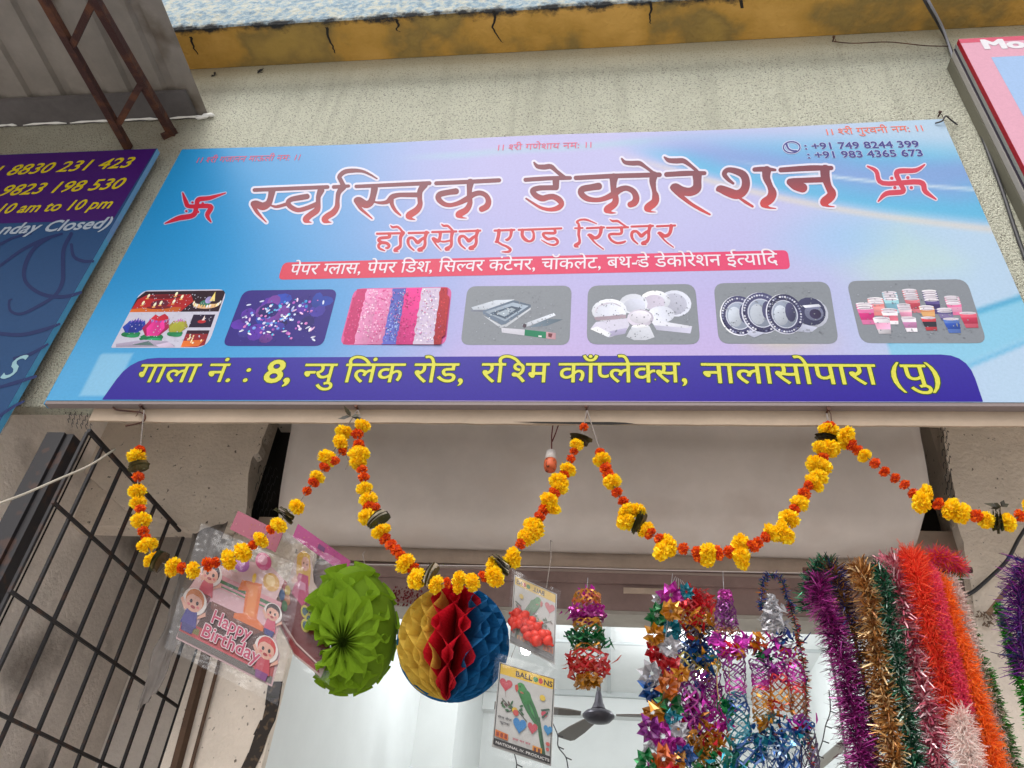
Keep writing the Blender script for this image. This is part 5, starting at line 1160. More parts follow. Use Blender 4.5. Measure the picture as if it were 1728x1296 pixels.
P([(.22, .44), (.88, .44), (.9, .58), (.2, .58)], (222, 176, 184)); P([(.24, .56), (.86, .56), (.92, .80), (.18, .80)], (84, 44, 40)); P([(.26, .55), (.86, .55), (.88, .62), (.8, .60), (.72, .66), (.62, .60), (.52, .67), (.42, .60), (.34, .66), (.26, .60)], (120, 66, 54))
P([(.50, .26), (.70, .22), (.72, .52), (.80, .56), (.80, .60), (.50, .60), (.50, .56), (.58, .53), (.56, .34), (.48, .36)], (226, 112, 40)); P([(.54, .28), (.67, .25), (.69, .52), (.60, .53), (.585, .32)], (236, 140, 70))
P(bl_ell(.61, .2, .02, .045), (240, 190, 60))
P([(.03, .80), (.97, .80), (.97, .90), (.03, .90)], (180, 60, 60)); P([(.05, .82), (.22, .82), (.22, .87), (.05, .87)], (120, 110, 40)); P([(.03, .90), (.97, .90), (.97, .955), (.03, .955)], (110, 100, 96)); P([(.2, .885), (.9, .885), (.9, .90), (.2, .90)], (206, 80, 90))
kid(c, .18, .33, 1.05, (60, 24, 40), (206, 90, 110), (120, 50, 60)); kid(c, .10, .62, 1.1, (206, 120, 60), (70, 60, 140), (60, 50, 120)); kid(c, .86, .42, .8, (60, 34, 36), (206, 80, 110), (60, 60, 130)); kid(c, .87, .72, 1.0, (206, 60, 60), (196, 60, 80), (130, 60, 130))
for a, b, t0, t1 in ((.30, .72, 'Happy', .70), (.24, .86, 'Birthday', .82)):
    c.text(t0, a, t1, b, .115*c.V.length, (232, 206, 210), .055, shear=.12); c.text(t0, a, t1, b, .115*c.V.length, (196, 50, 96), .012, shear=.12)
c.mb.build('printed_card', M_CARD, root); film_bag(c, root, -.06, 1.06, -.08, 1.08, .006, 5)
mb = MB(); h = Card((402, 862), (478, 900), (388, 893), .022); 
h.back([(0, 0), (1, 0), (1, 1), (0, 1)], .001, (190, 96, 120))
for i in range(16): h.paint(bl_ell(rg.random()*.9+.05, rg.random()*.8+.1, .012, .05, 0, 6), rg.choice([(206, 120, 90), (170, 70, 110), (220, 150, 150)]))
h.mb.build('header_card', M_CARD, root)
c = Card((488, 908), (565, 948), (468, 1052), .06)
root = thing('birthday_packet', 'party packet behind, showing a blond girl in pink and a red cake edge', 'party packet', c.p(.5, 0))
P = c.paint
c.back([(.18, .2), (.3, .05), (.52, .08), (.62, .35), (.9, .5), (1.1, 1.0), (.95, 1.28), (.4, 1.22), (-.02, .98), (-.10, .66), (.1, .5)], c=(206, 180, 170))
P([(.0, .62), (.5, .5), (.9, .55), (1.06, .98), (.9, 1.2), (.42, 1.12), (.02, .92)], (120, 30, 30)); P([(.1, .98), (.42, 1.12), (.9, 1.2), (.92, 1.25), (.4, 1.2), (.04, .98)], (160, 40, 44)); P([(.12, .95), (.42, 1.08), (.88, 1.16), (.88, 1.18), (.42, 1.1), (.1, .97)], (226, 196, 190))
P([(.24, .34), (.22, .14), (.34, .06), (.48, .1), (.54, .24), (.54, .42), (.3, .46)], (222, 170, 60)); P(bl_ell(.41, .2, .085, .085), SKIN); P([(.3, .16), (.38, .1), (.5, .14), (.48, .08), (.36, .06)], (230, 186, 80))
for sg in (-1, 1): P(bl_ell(.41+sg*.034, .2, .012, .014), (60, 40, 40))
P(bl_ell(.41, .245, .02, .010), (180, 60, 70)); P([(.3, .34), (.5, .32), (.56, .58), (.44, .68), (.2, .6)], (196, 60, 110)); P([(.26, .36), (.16, .46), (.2, .5), (.3, .44)], SKIN); P([(.34, .42), (.46, .42), (.48, .5), (.3, .52)], (222, 150, 180))
for a, b, col in ((.04, .56, (196, 60, 60)), (.12, .6, (236, 200, 80)), (.02, .68, (60, 120, 190)), (.14, .7, (220, 130, 60)), (.10, .78, (90, 160, 90))): P(bl_ell(a, b, .06, .06), col)
for a, b in ((.52, .72), (.62, .78), (.56, .86)): P(bl_ell(a, b, .09, .07), (206, 190, 60)); P(bl_ell(a, b, .06, .045), (60, 100, 110))
c.mb.build('printed_card', M_CARD, root); film_bag(c, root, -.14, 1.12, -.05, 1.3, .008, 6)
h = Card((503, 884), (592, 947), (494, 906), .102); h.back([(0, 0), (1, 0), (1, 1), (0, 1)], .001, (196, 56, 140))
for i in range(14): h.paint(bl_ell(rg.random()*.9+.05, rg.random()*.8+.1, .010, .05, 0, 6), rg.choice([(222, 110, 150), (170, 40, 120), (226, 130, 110)]))
h.paint([(.44, .3), (.56, .3), (.56, .62), (.44, .62)], (120, 50, 120)); h.mb.build('header_card', M_CARD, root)

# ------------------------------------------------------------------ tinsel strands over the rod at the right
rt = random.Random(21)
def tinsel(mb, pts, r, cols, per_m=2600, w=.0035, tilt=.25, core=True, layer=1.0, droop=0.0):
    P = [Vector(p) for p in catmull([tuple(p) for p in pts], 8)]
    seg = [(a, b, (b-a).length) for a, b in zip(P[:-1], P[1:])]; Lt = sum(s[2] for s in seg); acc = 0
    if core: mb.tube(P, r*.10, 6, lin(cols[0]))
    for a, b, L in seg:
        d = (b-a).normalized(); e1 = d.cross(Vector((.3, .9, .2))).normalized(); e2 = d.cross(e1)
        for _ in range(max(1, int(per_m*L))):
            o = a.lerp(b, rt.random()); t = rt.uniform(0, 2*math.pi); n = (e1*math.cos(t)+e2*math.sin(t)); f = (n+d*rt.uniform(-tilt, tilt*1.6)).normalized()
            l = r*rt.uniform(.72, 1.12)*layer; s = f.cross(d); s = (s*math.cos(rt.uniform(-1.4, 1.4))+d*math.sin(rt.uniform(-1.4, 1.4))).normalized()*w*rt.uniform(.6, 1.2)
            sz = Vector((rt.uniform(-1, 1), rt.uniform(-1, 1), rt.uniform(-1.2, .8)))*l*.30; m = o+f*l*.55; tip = o+f*l+sz
            c = lin(rt.choice(cols))
            mb.add([o-s*.3, o+s*.3, m+s*.5, tip+s*.25, tip-s*.25, m-s*.5], [(0, 1, 2, 5), (5, 2, 3, 4)], c)
def strand(label, px_pts, r, cols, m, name='tinsel_strand', group='tinsel strands bunched at the right', **k):
    root_mb = MB(); P = [at(1330+a/2.173, 700+b/2.173, y) for a, b, y in px_pts]
    tinsel(root_mb, P, r, cols, **k); o = root_mb.build(name, m)
    tag(o, label, 'tinsel', group); return o
G_T = 'tinsel strands bunched at the right'
strand('short dark green tinsel loop at the left top of the bunch', [(68, 720, .14), (66, 660, .12), (80, 600, .10), (110, 560, .10), (140, 545, .14), (165, 560, .2)], .026, [(6, 70, 50), (14, 96, 60), (4, 46, 36), (40, 130, 90)], M_TINSEL)
strand('thin silver and maroon wiry tinsel on the left edge of the bunch', [(120, 730, .12), (140, 780, .13), (158, 900, .14), (182, 1020, .15), (200, 1160, .15), (222, 1330, .15), (240, 1420, .15)], .030, [(120, 112, 116), (70, 30, 46), (90, 60, 70), (160, 150, 150)], M_TINSEL, per_m=1300, w=.0018)
strand('magenta purple tinsel strand second from the left of the bunch', [(118, 600, .09), (112, 650, .07), (122, 700, .07), (160, 760, .08), (190, 870, .09), (222, 1000, .10), (250, 1150, .10), (280, 1320, .10), (300, 1420, .10)], .036, [(140, 20, 110), (170, 40, 140), (90, 10, 80), (196, 80, 170), (60, 6, 56)], M_TINSEL, per_m=7000, w=.0024)
strand('dark gold tinsel strand with blue flecks inside the bunch', [(150, 560, .12), (170, 590, .09), (195, 660, .08), (225, 760, .09), (258, 880, .10), (285, 1010, .11), (310, 1160, .12), (335, 1320, .12), (350, 1420, .12)], .036, [(120, 76, 20), (90, 50, 14), (150, 100, 40), (30, 44, 120), (60, 36, 16), (24, 30, 90)], M_TINSEL, per_m=4200, w=.0026)
strand('copper gold tinsel strand with broad flakes in the middle of the bunch', [(245, 590, .12), (265, 570, .08), (285, 620, .05), (300, 720, .04), (325, 850, .05), (345, 980, .06), (370, 1120, .06), (395, 1320, .06), (405, 1420, .06)], .036, [(176, 120, 60), (150, 96, 44), (206, 160, 100), (110, 66, 34), (222, 190, 140)], M_TINSEL, per_m=3800, w=.0046, tilt=.6)
strand('dark green and white tinsel strand beside the copper one', [(318, 600, .10), (335, 575, .06), (352, 620, .03), (368, 720, .025), (391, 860, .035), (416, 1000, .045), (440, 1140, .05), (472, 1320, .05), (485, 1420, .05)], .030, [(20, 70, 48), (30, 96, 66), (12, 46, 34), (170, 190, 176), (40, 110, 80)], M_TINSEL, per_m=4200, w=.0034, tilt=.5)
strand('pink and white broad flaked tinsel strand', [(365, 560, .12), (380, 550, .08), (398, 610, .04), (420, 720, .03), (450, 840, .04), (478, 960, .05), (510, 1090, .05), (555, 1320, .05), (575, 1420, .05)], .038, [(190, 90, 110), (214, 150, 160), (150, 50, 76), (226, 190, 196), (170, 70, 96)], M_TINSEL, per_m=3800, w=.0046, tilt=.6)
FL = dict(per_m=14000, w=.0019, tilt=.8)
strand('thick red orange fluffy paper strand at the top right of the bunch', [(440, 540, .10), (455, 530, .05), (475, 600, .02), (500, 720, .02), (535, 850, .03), (565, 960, .04), (595, 1080, .05), (620, 1190, .06)], .040, [(232, 60, 36), (240, 84, 50), (214, 44, 34), (246, 104, 70)], M_FLUFF, name='fluffy_strand', **FL)
strand('hot pink fluffy paper strand between the red and orange ones', [(515, 560, .05), (538, 620, .01), (566, 740, .005), (600, 870, .01), (630, 980, .015), (658, 1090, .02)], .018, [(228, 74, 110), (216, 60, 104), (238, 104, 120)], M_FLUFF, name='fluffy_strand', **FL)
strand('bright orange fluffy paper strand reaching the bottom', [(540, 600, .07), (568, 660, .03), (604, 780, .02), (645, 900, .02), (686, 1040, .025), (728, 1180, .03), (768, 1320, .03), (792, 1420, .03)], .030, [(240, 110, 24), (246, 130, 40), (226, 90, 14), (240, 120, 60)], M_FLUFF, name='fluffy_strand', **FL)
strand('pale pinkish white fluffy strand at the right side of the bunch', [(590, 600, .09), (612, 650, .07), (654, 780, .06), (700, 920, .06), (742, 1050, .06), (782, 1190, .06), (820, 1320, .06), (840, 1420, .06)], .022, [(226, 200, 190), (236, 214, 206), (206, 170, 164), (240, 226, 220)], M_FLUFF, name='fluffy_strand', **FL)
strand('short white and pink fluffy strand starting low in the bunch', [(632, 1090, .03), (640, 1150, .02), (655, 1230, .02), (680, 1330, .02), (700, 1420, .02)], .034, [(236, 222, 214), (242, 232, 226), (228, 196, 190)], M_FLUFF, name='fluffy_strand', **FL)
strand('thin dark green tinsel strand at the far right of the bunch', [(626, 690, .10), (664, 780, .08), (702, 880, .06), (740, 970, .05), (775, 1080, .05), (810, 1200, .05), (850, 1330, .05), (866, 1420, .05)], .016, [(30, 110, 20), (46, 140, 30), (20, 76, 16), (110, 130, 90)], M_TINSEL, per_m=2600, w=.004)
strand('pink and orange fluffy tuft with green at the top right of the bunch', [(520, 545, .08), (545, 515, .07), (580, 530, .07), (610, 545, .08), (625, 560, .09)], .030, [(222, 70, 130), (240, 120, 40), (236, 60, 60), (200, 50, 110)], M_FLUFF, name='fluffy_tuft', **FL)
strand('small green fluffy tuft below the pink and orange one', [(590, 580, .10), (615, 585, .10), (630, 570, .10)], .016, [(30, 130, 40), (50, 150, 50)], M_FLUFF, name='fluffy_tuft', **FL)
strand('purple tinsel bunch cut by the right edge of the photo', [(880, 540, .10), (862, 600, .10), (850, 680, .10), (852, 780, .10), (862, 860, .10), (880, 960, .10)], .050, [(80, 14, 110), (110, 20, 140), (50, 8, 76), (150, 40, 150), (30, 40, 120)], M_TINSEL, group='tinsel at the right edge', per_m=5000, w=.0024)
strand('bright green tinsel strand beside the purple bunch at the right edge', [(768, 690, .12), (790, 770, .12), (820, 880, .12), (846, 980, .12), (872, 1060, .12), (900, 1180, .12)], .014, [(40, 150, 20), (70, 180, 40), (30, 110, 16)], M_TINSEL, group='tinsel at the right edge', per_m=3000, w=.004)
mb = MB(); mb.tube([at(1355, 962, .16), at(1640, 962, .13)], .008, 8); tag(mb.build('hanging_rod', M_RUST), 'rusty rod hidden under the tops of the tinsel strands', 'rod')
mb = MB(); mb.beam(at(1668, 1035, .5), at(1722, 965, .48), .02, .012); tag(mb.build('wood_stick', mat('pale_wood', (.22, .13, .08), .8)), 'brown stick standing out of the crumbling plaster at right', 'stick')
mb = MB()
for i in range(40):
    q = at(1655+rt.uniform(-18, 26), 1045+rt.uniform(-14, 14), .607); r = rt.uniform(.004, .013); mb.add([q+Vector((r*rt.uniform(-1, 1), rt.uniform(-.008, 0), r*rt.uniform(-1, 1))) for _ in range(4)], [(0, 1, 2), (1, 2, 3), (0, 2, 3)])
mb.build('crumbled_plaster', mat('crumbs', (.20, .14, .10), .95), shop)

# ------------------------------------------------------------------ expanding foil decorations
def rosette(mb, c, r, col, up, n=8):
    up = up.normalized(); e1 = up.cross(Vector((.2, .3, .9))).normalized(); e2 = up.cross(e1); col = lin(col)
    for ring, (k, rr, lift) in enumerate(((n, 1, .15), (n-2, .75, .55))):
        for i in range(k):
            t = 2*math.pi*(i+.5*ring)/k+rt.uniform(-.2, .2); d = e1*math.cos(t)+e2*math.sin(t); s = up.cross(d); R_ = r*rr*rt.uniform(.85, 1.15); w = r*.30
            b0 = c+d*r*.10; m = c+d*R_*.58+up*r*lift*rt.uniform(.6, 1.3); tp = c+d*R_+up*r*(lift*.5+rt.uniform(-.4, .35))
            cc_ = mixc(col, (1, 1, 1), rt.uniform(0, .12)); dk = mixc(col, (0, 0, 0), rt.uniform(0, .4))
            mb.add([b0, m-s*w+up*r*.14, m, m+s*w+up*r*.14, tp], [(0, 2, 1), (1, 2, 4)], cc_); mb.add([b0, m, m+s*w+up*r*.14, tp], [(0, 2, 1), (1, 2, 3)], dk)
def net_tube(mb, path, stops, nseg=10, nlev=30, w=.0016, jit=.25, flat=1.0):
    """expanded foil netting on a tube: stops = (t, radius, colour); diamonds between rings turned by half a step"""
    P = [Vector(p) for p in catmull([tuple(p) for p in path], 8)]
    def pos(t):
        f = t*(len(P)-1); i = min(int(f), len(P)-2); return P[i].lerp(P[i+1], f-i), (P[i+1]-P[i]).normalized()
    def val(t):
        for (a, ra, ca), (b, rb, cb) in zip(stops[:-1], stops[1:]):
            if a <= t <= b:
                u = (t-a)/(b-a+1e-9); return ra+(rb-ra)*u, ca if u < .5+.2*rt.uniform(-1, 1) else cb
        return stops[-1][1:]
    rings = []
    for j in range(nlev+1):
        t = j/nlev; o, d = pos(t); r, c = val(t); e1 = d.cross(Vector((0, 1, .1))).normalized(); e2 = d.cross(e1)
        rings.append([(o+(e1*math.cos(a)+e2*math.sin(a)*flat)*r*(1+jit*rt.uniform(-1, 1))+d*rt.uniform(-.2, .2)*.006, c) for a in [2*math.pi*(i+.5*(j % 2))/nseg for i in range(nseg)]])
    for j in range(nlev):
        for i in range(nseg):
            a, ca = rings[j][i]
            for k in ((i, i-1) if j % 2 == 0 else (i, i+1)):
                b, cb = rings[j+1][k % nseg]; d = b-a
                if d.length < 1e-5: continue
                s = d.cross(Vector((rt.uniform(-1, 1), rt.uniform(-1, 1), rt.uniform(-1, 1)))).normalized()*w*rt.uniform(.7, 1.5); sag = Vector((rt.uniform(-1, 1), rt.uniform(-1, 1), rt.uniform(-1, .3)))*d.length*.10
                m = (a+b)/2+sag; mb.add([a-s, a+s, m+s*1.1, m-s*1.1, b+s, b-s], [(0, 1, 2, 3), (3, 2, 4, 5)], mixc(lin(ca), (1, 1, 1), rt.uniform(0, .10)))
def crinkle(mb, c, rx, rz, col, n=60, ry=None):
    for i in range(n):
        o = c+Vector((rt.gauss(0, .45)*rx, rt.gauss(0, .4)*(ry or rx), rt.gauss(0, .45)*rz)); d = Vector((rt.uniform(-1, 1), rt.uniform(-1, 1), rt.uniform(-1, 1))).normalized()*rt.uniform(.008, .02); s = d.cross(Vector((rt.uniform(-1, 1), rt.uniform(-1, 1), rt.uniform(-1, 1)))).normalized()*rt.uniform(.003, .007)
        b = Vector((rt.uniform(-1, 1), rt.uniform(-1, 1), rt.uniform(-1, 1)))*.006
        mb.add([o-d-s*.4, o-d+s*.4, o+s+b, o+d, o-s+b], [(0, 1, 2, 4), (4, 2, 3)], lin(rt.choice(col) if isinstance(col, list) else col))
MAG, GOLD, RED, BLU, GRN, TEAL, SIL, PUR_ = (196, 40, 170), (206, 140, 24), (206, 26, 40), (16, 80, 150), (10, 120, 60), (0, 130, 150), (190, 190, 196), (130, 30, 130)
yf = .20
# lantern, left
lt = thing('foil_lantern', 'short foil lantern of magenta, green and red bands above the ceiling fan', 'foil decoration', at(990, 990, yf))
mb = MB(); crinkle(mb, at(993, 1000, yf), .02, .012, MAG, 30); mb.tube([at(992, 975, yf), at(990, 1000, yf)], .001, 4, lin(SIL)); mb.build('hanger', M_FOIL, lt)
for nm, y0_, y1_, r0_, r1_, c0_, c1_, lev, ns in (('dome', 1000, 1026, .030, .040, GOLD, (200, 90, 40), 5, 16), ('band', 1027, 1048, .042, .042, MAG, (160, 24, 130), 5, 16), ('netting', 1049, 1064, .034, .034, GOLD, GOLD, 4, 9), ('band', 1064, 1092, .044, .044, GRN, (16, 90, 60), 5, 12), ('netting', 1092, 1104, .036, .036, GOLD, (180, 120, 60), 3, 10), ('band', 1104, 1140, .050, .048, RED, (190, 60, 40), 6, 13), ('tassel', 1141, 1156, .026, .034, GOLD, (160, 110, 20), 3, 14)):
    mb = MB(); net_tube(mb, [at(990, y0_, yf), at(991, (y0_+y1_)/2, yf), at(992, y1_, yf)], [(0, r0_, c0_), (1, r1_, c1_)], ns, lev, .0024, .2)
    if nm == 'band': crinkle(mb, at(991, (y0_+y1_)/2, yf), .05, .014, [c0_, c1_], 90)
    if nm == 'tassel': crinkle(mb, at(992, 1150, yf), .03, .012, [GOLD, (150, 100, 10)], 50)
    mb.build(nm, M_FOIL, lt)
# column of foil flowers
def S2(a, b, y=yf): return at(1000+a/3.857, 960+b/3.857, y)
ff = thing('foil_flower_garland', 'hanging column of many coloured shiny foil flowers, leftmost of the long decorations', 'foil decoration', S2(500, 100))
fl = [(510, 170, MAG, .038), (430, 200, SIL, .024), (610, 150, TEAL, .024), (420, 300, GRN, .036), (510, 275, GOLD, .032), (500, 390, TEAL, .040), (400, 430, GOLD, .036), (390, 530, RED, .036), (500, 510, SIL, .034), (430, 590, RED, .026), (495, 650, RED, .040), (385, 680, SIL, .036), (580, 680, GOLD, .026), (380, 785, BLU, .038), (490, 770, (190, 100, 20), .038), (420, 840, BLU, .026), (500, 880, GRN, .040), (390, 935, GOLD, .038), (370, 1040, PUR_, .034), (460, 1090, MAG, .044), (530, 1150, MAG, .036), (520, 970, TEAL, .026), (390, 1185, SIL, .028), (460, 1240, (196, 90, 30), .038), (540, 1250, GOLD, .032), (360, 1270, GRN, .034), (600, 1210, BLU, .030), (560, 1040, SIL, .030), (430, 1330, MAG, .04), (520, 1370, RED, .04)]
for a, b, col, r in fl:
    mb = MB(); p_ = S2(a, b, yf+rt.uniform(-.03, .03)); rosette(mb, p_, r, col, Vector((rt.uniform(-.6, .6), -1, rt.uniform(-.9, -.1)))); mb.build('foil_flower', M_FOIL, ff)
mb = MB(); mb.tube([at(1135, 968, .28), S2(500, 200), S2(450, 700), S2(440, 1300)], .0012, 4, lin(SIL))
for k in range(5): mb.tube([S2(500+30*k, 130, yf+.02), S2(540+10*k, 50+6*k, yf+.06)], .0008, 4, lin(SIL))
mb.build('hanger', M_FOIL, ff)
# dense red, gold, blue and purple netting
dn = thing('foil_netting_column', 'dense red, gold, blue and purple foil netting behind the foil flowers', 'foil decoration', S2(650, 150, .27))
for k, (xo, seed) in enumerate(((620, 1), (690, 2), (740, 3))):
    mb = MB(); path = [S2(xo*.6+640*.4, 150, .27+.02*k), S2(xo, 420, .27+.02*k), S2(xo+10, 800, .27+.02*k), S2(xo+60*(k-.5), 1350, .27+.02*k)]
    net_tube(mb, path, [(0, .020, RED), (.12, .034, RED), (.24, .028, GOLD), (.34, .030, (40, 30, 60)), (.45, .036, BLU), (.50, .03, (196, 180, 90)), (.60, .036, PUR_), (.75, .040, MAG), (.84, .036, GOLD), (.93, .036, GRN), (1, .036, (160, 120, 30))], 8, 40, .0018, .3); mb.build('netting', M_FOIL, dn)
mb = MB()
for a, b, col, s in ((640, 190, RED, 1.2), (700, 250, RED, .9), (600, 330, [RED, GOLD], 1), (680, 400, [GOLD, RED], 1), (640, 520, [BLU, (20, 30, 80)], 1.2), (720, 560, [BLU, TEAL], 1), (650, 600, BLU, .9), (700, 640, [SIL, GOLD, BLU], .9), (690, 840, [PUR_, MAG], 1.2), (740, 930, [MAG, PUR_], 1.3), (660, 960, [PUR_, SIL], 1.1), (720, 1080, [GOLD, (160, 100, 20)], 1.2), (800, 1090, [GOLD, RED], 1), (690, 1180, [(150, 100, 20), GOLD], 1.2), (720, 1250, [GRN, (10, 60, 30)], 1.2), (850, 990, MAG, .8), (620, 1080, [SIL, PUR_], 1), (560, 700, [SIL, PUR_], 1), (590, 860, [SIL, PUR_, RED], 1.1)):
    crinkle(mb, S2(a, b, .27), .045*s, .04*s, col, int(44*s))
mb.build('crinkled_foil', M_FOIL, dn)
# purple garland with two bows
pn = thing('foil_netting_garland', 'purple foil netting with two bows turning to teal below', 'foil decoration', S2(860, 100))
mb = MB(); mb.tube([at(1220, 964, .28), S2(850, 80), S2(855, 140)], .001, 4, lin(SIL))
for dx in (-34, 0, 34): net_tube(mb, [S2(860+dx*.5, 140), S2(865+dx, 280), S2(875+dx*1.4, 430)], [(0, .008, MAG), (.5, .012, PUR_), (1, .014, (150, 90, 60))], 6, 22, .0014, .3)
mb.build('netting', M_FOIL, pn)
for sx, ph in ((-1, 0), (1, 1)):
    mb = MB(); c_ = S2(895+sx*75, 465)
    for i in range(26):
        t = rt.uniform(0, 6.28); L = rt.uniform(.018, .034); a_ = Vector((math.cos(t), rt.uniform(-.6, .6), math.sin(t)*.8)); n_ = a_.cross(Vector((0, 1, 0))).normalized()
        lp = [c_+a_*L*k_+n_*L*.35*math.sin(k_*math.pi)*(1 if i % 2 else -1) for k_ in np.linspace(0, 1, 6)]; lp += [c_+a_*L*k_-n_*L*.2*math.sin(k_*math.pi) for k_ in np.linspace(1, 0, 6)[1:]]
        mb.tube(lp, .0022, 4, lin(rt.choice([MAG, PUR_, (210, 70, 190)])))
    mb.build('bow', M_FOIL, pn)
mb = MB(); crinkle(mb, S2(920, 530), .03, .018, [GOLD, RED, MAG], 60)
net_tube(mb, [S2(905, 540), S2(925, 680), S2(935, 810)], [(0, .036, MAG), (.4, .026, PUR_), (1, .024, MAG)], 7, 13, .0017, .10)
net_tube(mb, [S2(935, 812), S2(945, 920), S2(960, 1080), S2(1010, 1180), S2(1040, 1400)], [(0, .020, TEAL), (.1, .024, BLU), (.5, .028, TEAL), (.7, .034, BLU), (1, .03, TEAL)], 7, 24, .0018, .14)
crinkle(mb, S2(930, 1250, yf), .05, .06, [TEAL, GRN, (0, 90, 80)], 60); crinkle(mb, S2(870, 900), .03, .02, [GRN, (0, 90, 60)], 40); crinkle(mb, S2(1075, 1170), .035, .045, [TEAL, BLU], 45)
mb.build('netting', M_FOIL, pn)
cable('string', 'thin gold thread loop hanging left of the purple foil garland', 'string', [(1213, 1105, .22), (1210, 1150, .22), (1215, 1185, .22), (1229, 1186, .22), (1231, 1140, .22), (1226, 1105, .22)], .0012, mat('gold_thread', (.5, .32, .1), .4, metal=.5))
# multi coloured garland, rightmost
mg = thing('foil_netting_garland', 'multicoloured foil netting garland of three strands below a blue tinsel loop', 'foil decoration', S2(1180, 60))
mb = MB(); tinsel(mb, [S2(1100, 270), S2(1100, 180), S2(1120, 70), S2(1180, 35), S2(1240, 90), S2(1270, 200), S2(1300, 270)], .013, [(20, 40, 120), (30, 60, 150), (10, 90, 60), (170, 100, 30), (24, 34, 90)], per_m=2200, w=.003); mb.build('tinsel_loop', M_TINSEL, mg)
mb = MB(); tinsel(mb, [S2(1280, 230), S2(1320, 360), S2(1350, 500), S2(1375, 640), S2(1390, 800), S2(1390, 960), S2(1410, 1100), S2(1430, 1300)], .012, [(20, 60, 40), (170, 120, 30), (190, 40, 90), (180, 60, 30), (20, 60, 120)], per_m=1500, w=.004); mb.build('tinsel_string', M_TINSEL, mg)
mb = MB()
net_tube(mb, [S2(1160, 170), S2(1170, 280), S2(1190, 420)], [(0, .008, SIL), (.4, .018, SIL), (1, .03, SIL)], 9, 22, .0016, .3); crinkle(mb, S2(1180, 340), .04, .045, SIL, 70)
for a, b, col, s in ((1085, 460, [GOLD, (190, 110, 20)], .8), (1270, 460, [BLU, (20, 40, 110)], 1.1), (1180, 480, [MAG, PUR_], 1), (1090, 530, [RED, (190, 60, 30), PUR_], .9), (1200, 590, [PUR_, MAG, (60, 40, 90)], 1.2), (1290, 560, [GOLD, RED, MAG], .9), (1110, 580, GRN, .6), (1190, 680, [MAG, PUR_], .7), (1220, 900, [(190, 80, 20), RED, GOLD], 1), (1100, 1000, [GOLD, (160, 120, 50)], .8), (1220, 1000, [BLU, TEAL, (90, 160, 210)], .9), (1360, 1000, [MAG, RED, BLU], .9), (1160, 1070, [(120, 60, 30), BLU], 1), (1330, 1080, [BLU, TEAL], .7), (1250, 1160, [BLU, TEAL, (120, 180, 220)], .7), (1250, 1270, [BLU, (20, 60, 120)], 1)):
    crinkle(mb, S2(a, b, yf), .032*s, .026*s, col, int(26*s))
mb.build('crinkled_foil', M_FOIL, mg)
for pth, st in (([S2(1090, 600), S2(1095, 690), S2(1092, 770)], [(0, .026, PUR_), (.9, .020, MAG), (1, .018, (180, 90, 40))]), ([S2(1092, 772), S2(1105, 880), S2(1115, 980)], [(0, .018, RED), (.2, .024, GOLD), (1, .026, (140, 120, 70))]), ([S2(1200, 640), S2(1215, 760), S2(1220, 900)], [(0, .02, MAG), (.4, .024, RED), (.6, .022, GOLD), (1, .026, (190, 80, 30))]),
                ([S2(1290, 590), S2(1320, 690), S2(1335, 770)], [(0, .014, SIL), (.5, .022, MAG), (1, .018, RED)]), ([S2(1335, 770), S2(1340, 880), S2(1350, 990)], [(0, .018, RED), (.5, .018, (150, 90, 40)), (1, .016, PUR_)]), ([S2(1100, 1060), S2(1140, 1150), S2(1200, 1220), S2(1230, 1400)], [(0, .022, TEAL), (.5, .024, (120, 150, 180)), (1, .028, BLU)]), ([S2(1230, 1050), S2(1270, 1180), S2(1300, 1400)], [(0, .022, BLU), (.5, .03, BLU), (1, .026, TEAL)]), ([S2(1390, 1000), S2(1405, 1150), S2(1420, 1400)], [(0, .018, BLU), (.5, .02, (60, 40, 80)), (1, .024, RED)])):
    mb = MB(); net_tube(mb, pth, st, 7, 11, .0017, .12); mb.build('netting', M_FOIL, mg)

# ------------------------------------------------------------------ ceiling fan, lit bulbs, fairy-light wires
fc = at(1010, 1208, 2.6)
fan = thing('ceiling_fan', 'dark ceiling fan with three blades on a steel rod in the lit room', 'ceiling fan', (fc.x, fc.y, fc.z))
M_FAN = mat('fan_bronze', (.045, .04, .05), .35, metal=.3); M_BLADE = mat('fan_blade', (.10, .08, .065), .45)
mb = MB(); mb.lathe([(.012, .10), (.012, RZ-fc.z-.001)], fc, 12); mb.build('rod', mat('fan_rod', (.25, .25, .26), .25, metal=.8), fan, True)
mb = MB(); mb.lathe([(.012, .13), (.016, .115), (.024, .07), (.038, .038), (.045, .032)], fc, 20); mb.build('canopy_cup', M_FAN, fan, True)
mb = MB(); mb.lathe([(.035, .030), (.07, .020), (.086, .004), (.086, -.006), (.06, -.030), (.03, -.038), (.005, -.040)], fc, 28); mb.build('motor', M_FAN, fan, True)
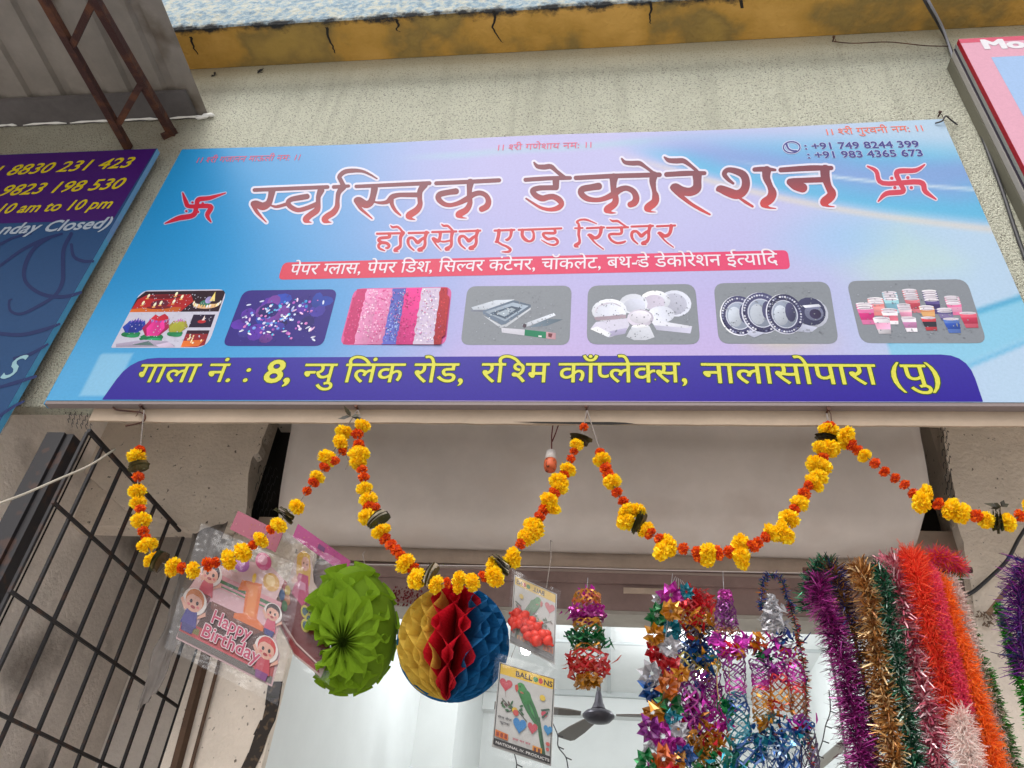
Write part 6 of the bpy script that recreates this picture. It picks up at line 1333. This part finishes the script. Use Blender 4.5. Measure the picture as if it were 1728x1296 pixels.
for t in (-6, 112, 188):
    a = math.radians(t); d = Vector((math.cos(a), math.sin(a), 0)); s = Vector((-d.y, d.x, .14)).normalized(); mb = MB(); o = fc+Vector((0, 0, .005))
    vs = []
    for (r, w) in ((.095, .02), (.16, .036), (.34, .050), (.52, .054), (.56, .042)):
        for h in (.003, -.003): vs += [o+d*r-s*w+Vector((0, 0, h)), o+d*r+s*w+Vector((0, 0, h))]
    fs = []
    for j in range(4): b = j*4; fs += [(b, b+1, b+5, b+4), (b+2, b+6, b+7, b+3), (b, b+4, b+6, b+2), (b+1, b+3, b+7, b+5)]
    mb.add(vs, fs+[(0, 2, 3, 1), (16, 17, 19, 18)]); mb.build('blade', M_BLADE, fan)
M_LIT = emit('lit_bulb', (.93, .97, 1.0), 250)
for (px, py, y_, lab) in ((888, 1096, 2.35, 'lit white bulb in the room behind the balloon packets'), (1182, 1140, 2.75, 'lit white bulb in the room behind the foil netting'), (1420, 1700, 2.2, 'lit white bulb low on the right room wall')):
    c_ = at(px, py, y_)
    if py > 1500: continue
    bb = thing('led_bulb', lab, 'light bulb', c_, 'lit bulbs in the room')
    mb = MB(); mb.lathe([(.016, .045), (.024, .03), (.030, .01), (.028, -.008), (.018, -.022), (.004, -.026)], c_, 18); mb.build('globe', M_LIT, bb, True)
    mb = MB(); mb.lathe([(.018, .046), (.022, .06), (.022, .09), (.012, .1), (.004, RZ-c_.z-.001)], c_, 14); mb.build('holder', mat('white_holder', (.7, .7, .7), .4), bb, True)
for lab, pts in (('black fairy light wire hanging below the balloon packets, left one', [(868, 1272, .3), (872, 1290, .3), (870, 1310, .3), (880, 1340, .3)]), ('black fairy light wire hanging right of the lower balloon packet', [(930, 1215, .35), (941, 1240, .35), (942, 1260, .35), (955, 1278, .35), (960, 1300, .35), (975, 1330, .35)]), ('black fairy light wire hanging left of the tinsel bunch', [(1399, 1165, .4), (1401, 1200, .4), (1393, 1225, .4), (1388, 1250, .4), (1379, 1275, .4), (1372, 1290, .4), (1360, 1330, .4)])):
    P = [at(*q) for q in pts]; mb = MB(); mb.tube([Vector(p) for p in catmull([tuple(p) for p in P], 5)], .0016, 5)
    for q in P[1:-1]: mb.tube([q, q+Vector((.015, -.003, -.006))], .0016, 5)
    tag(mb.build('fairy_light_wire', M_WIRE), lab, 'fairy lights')
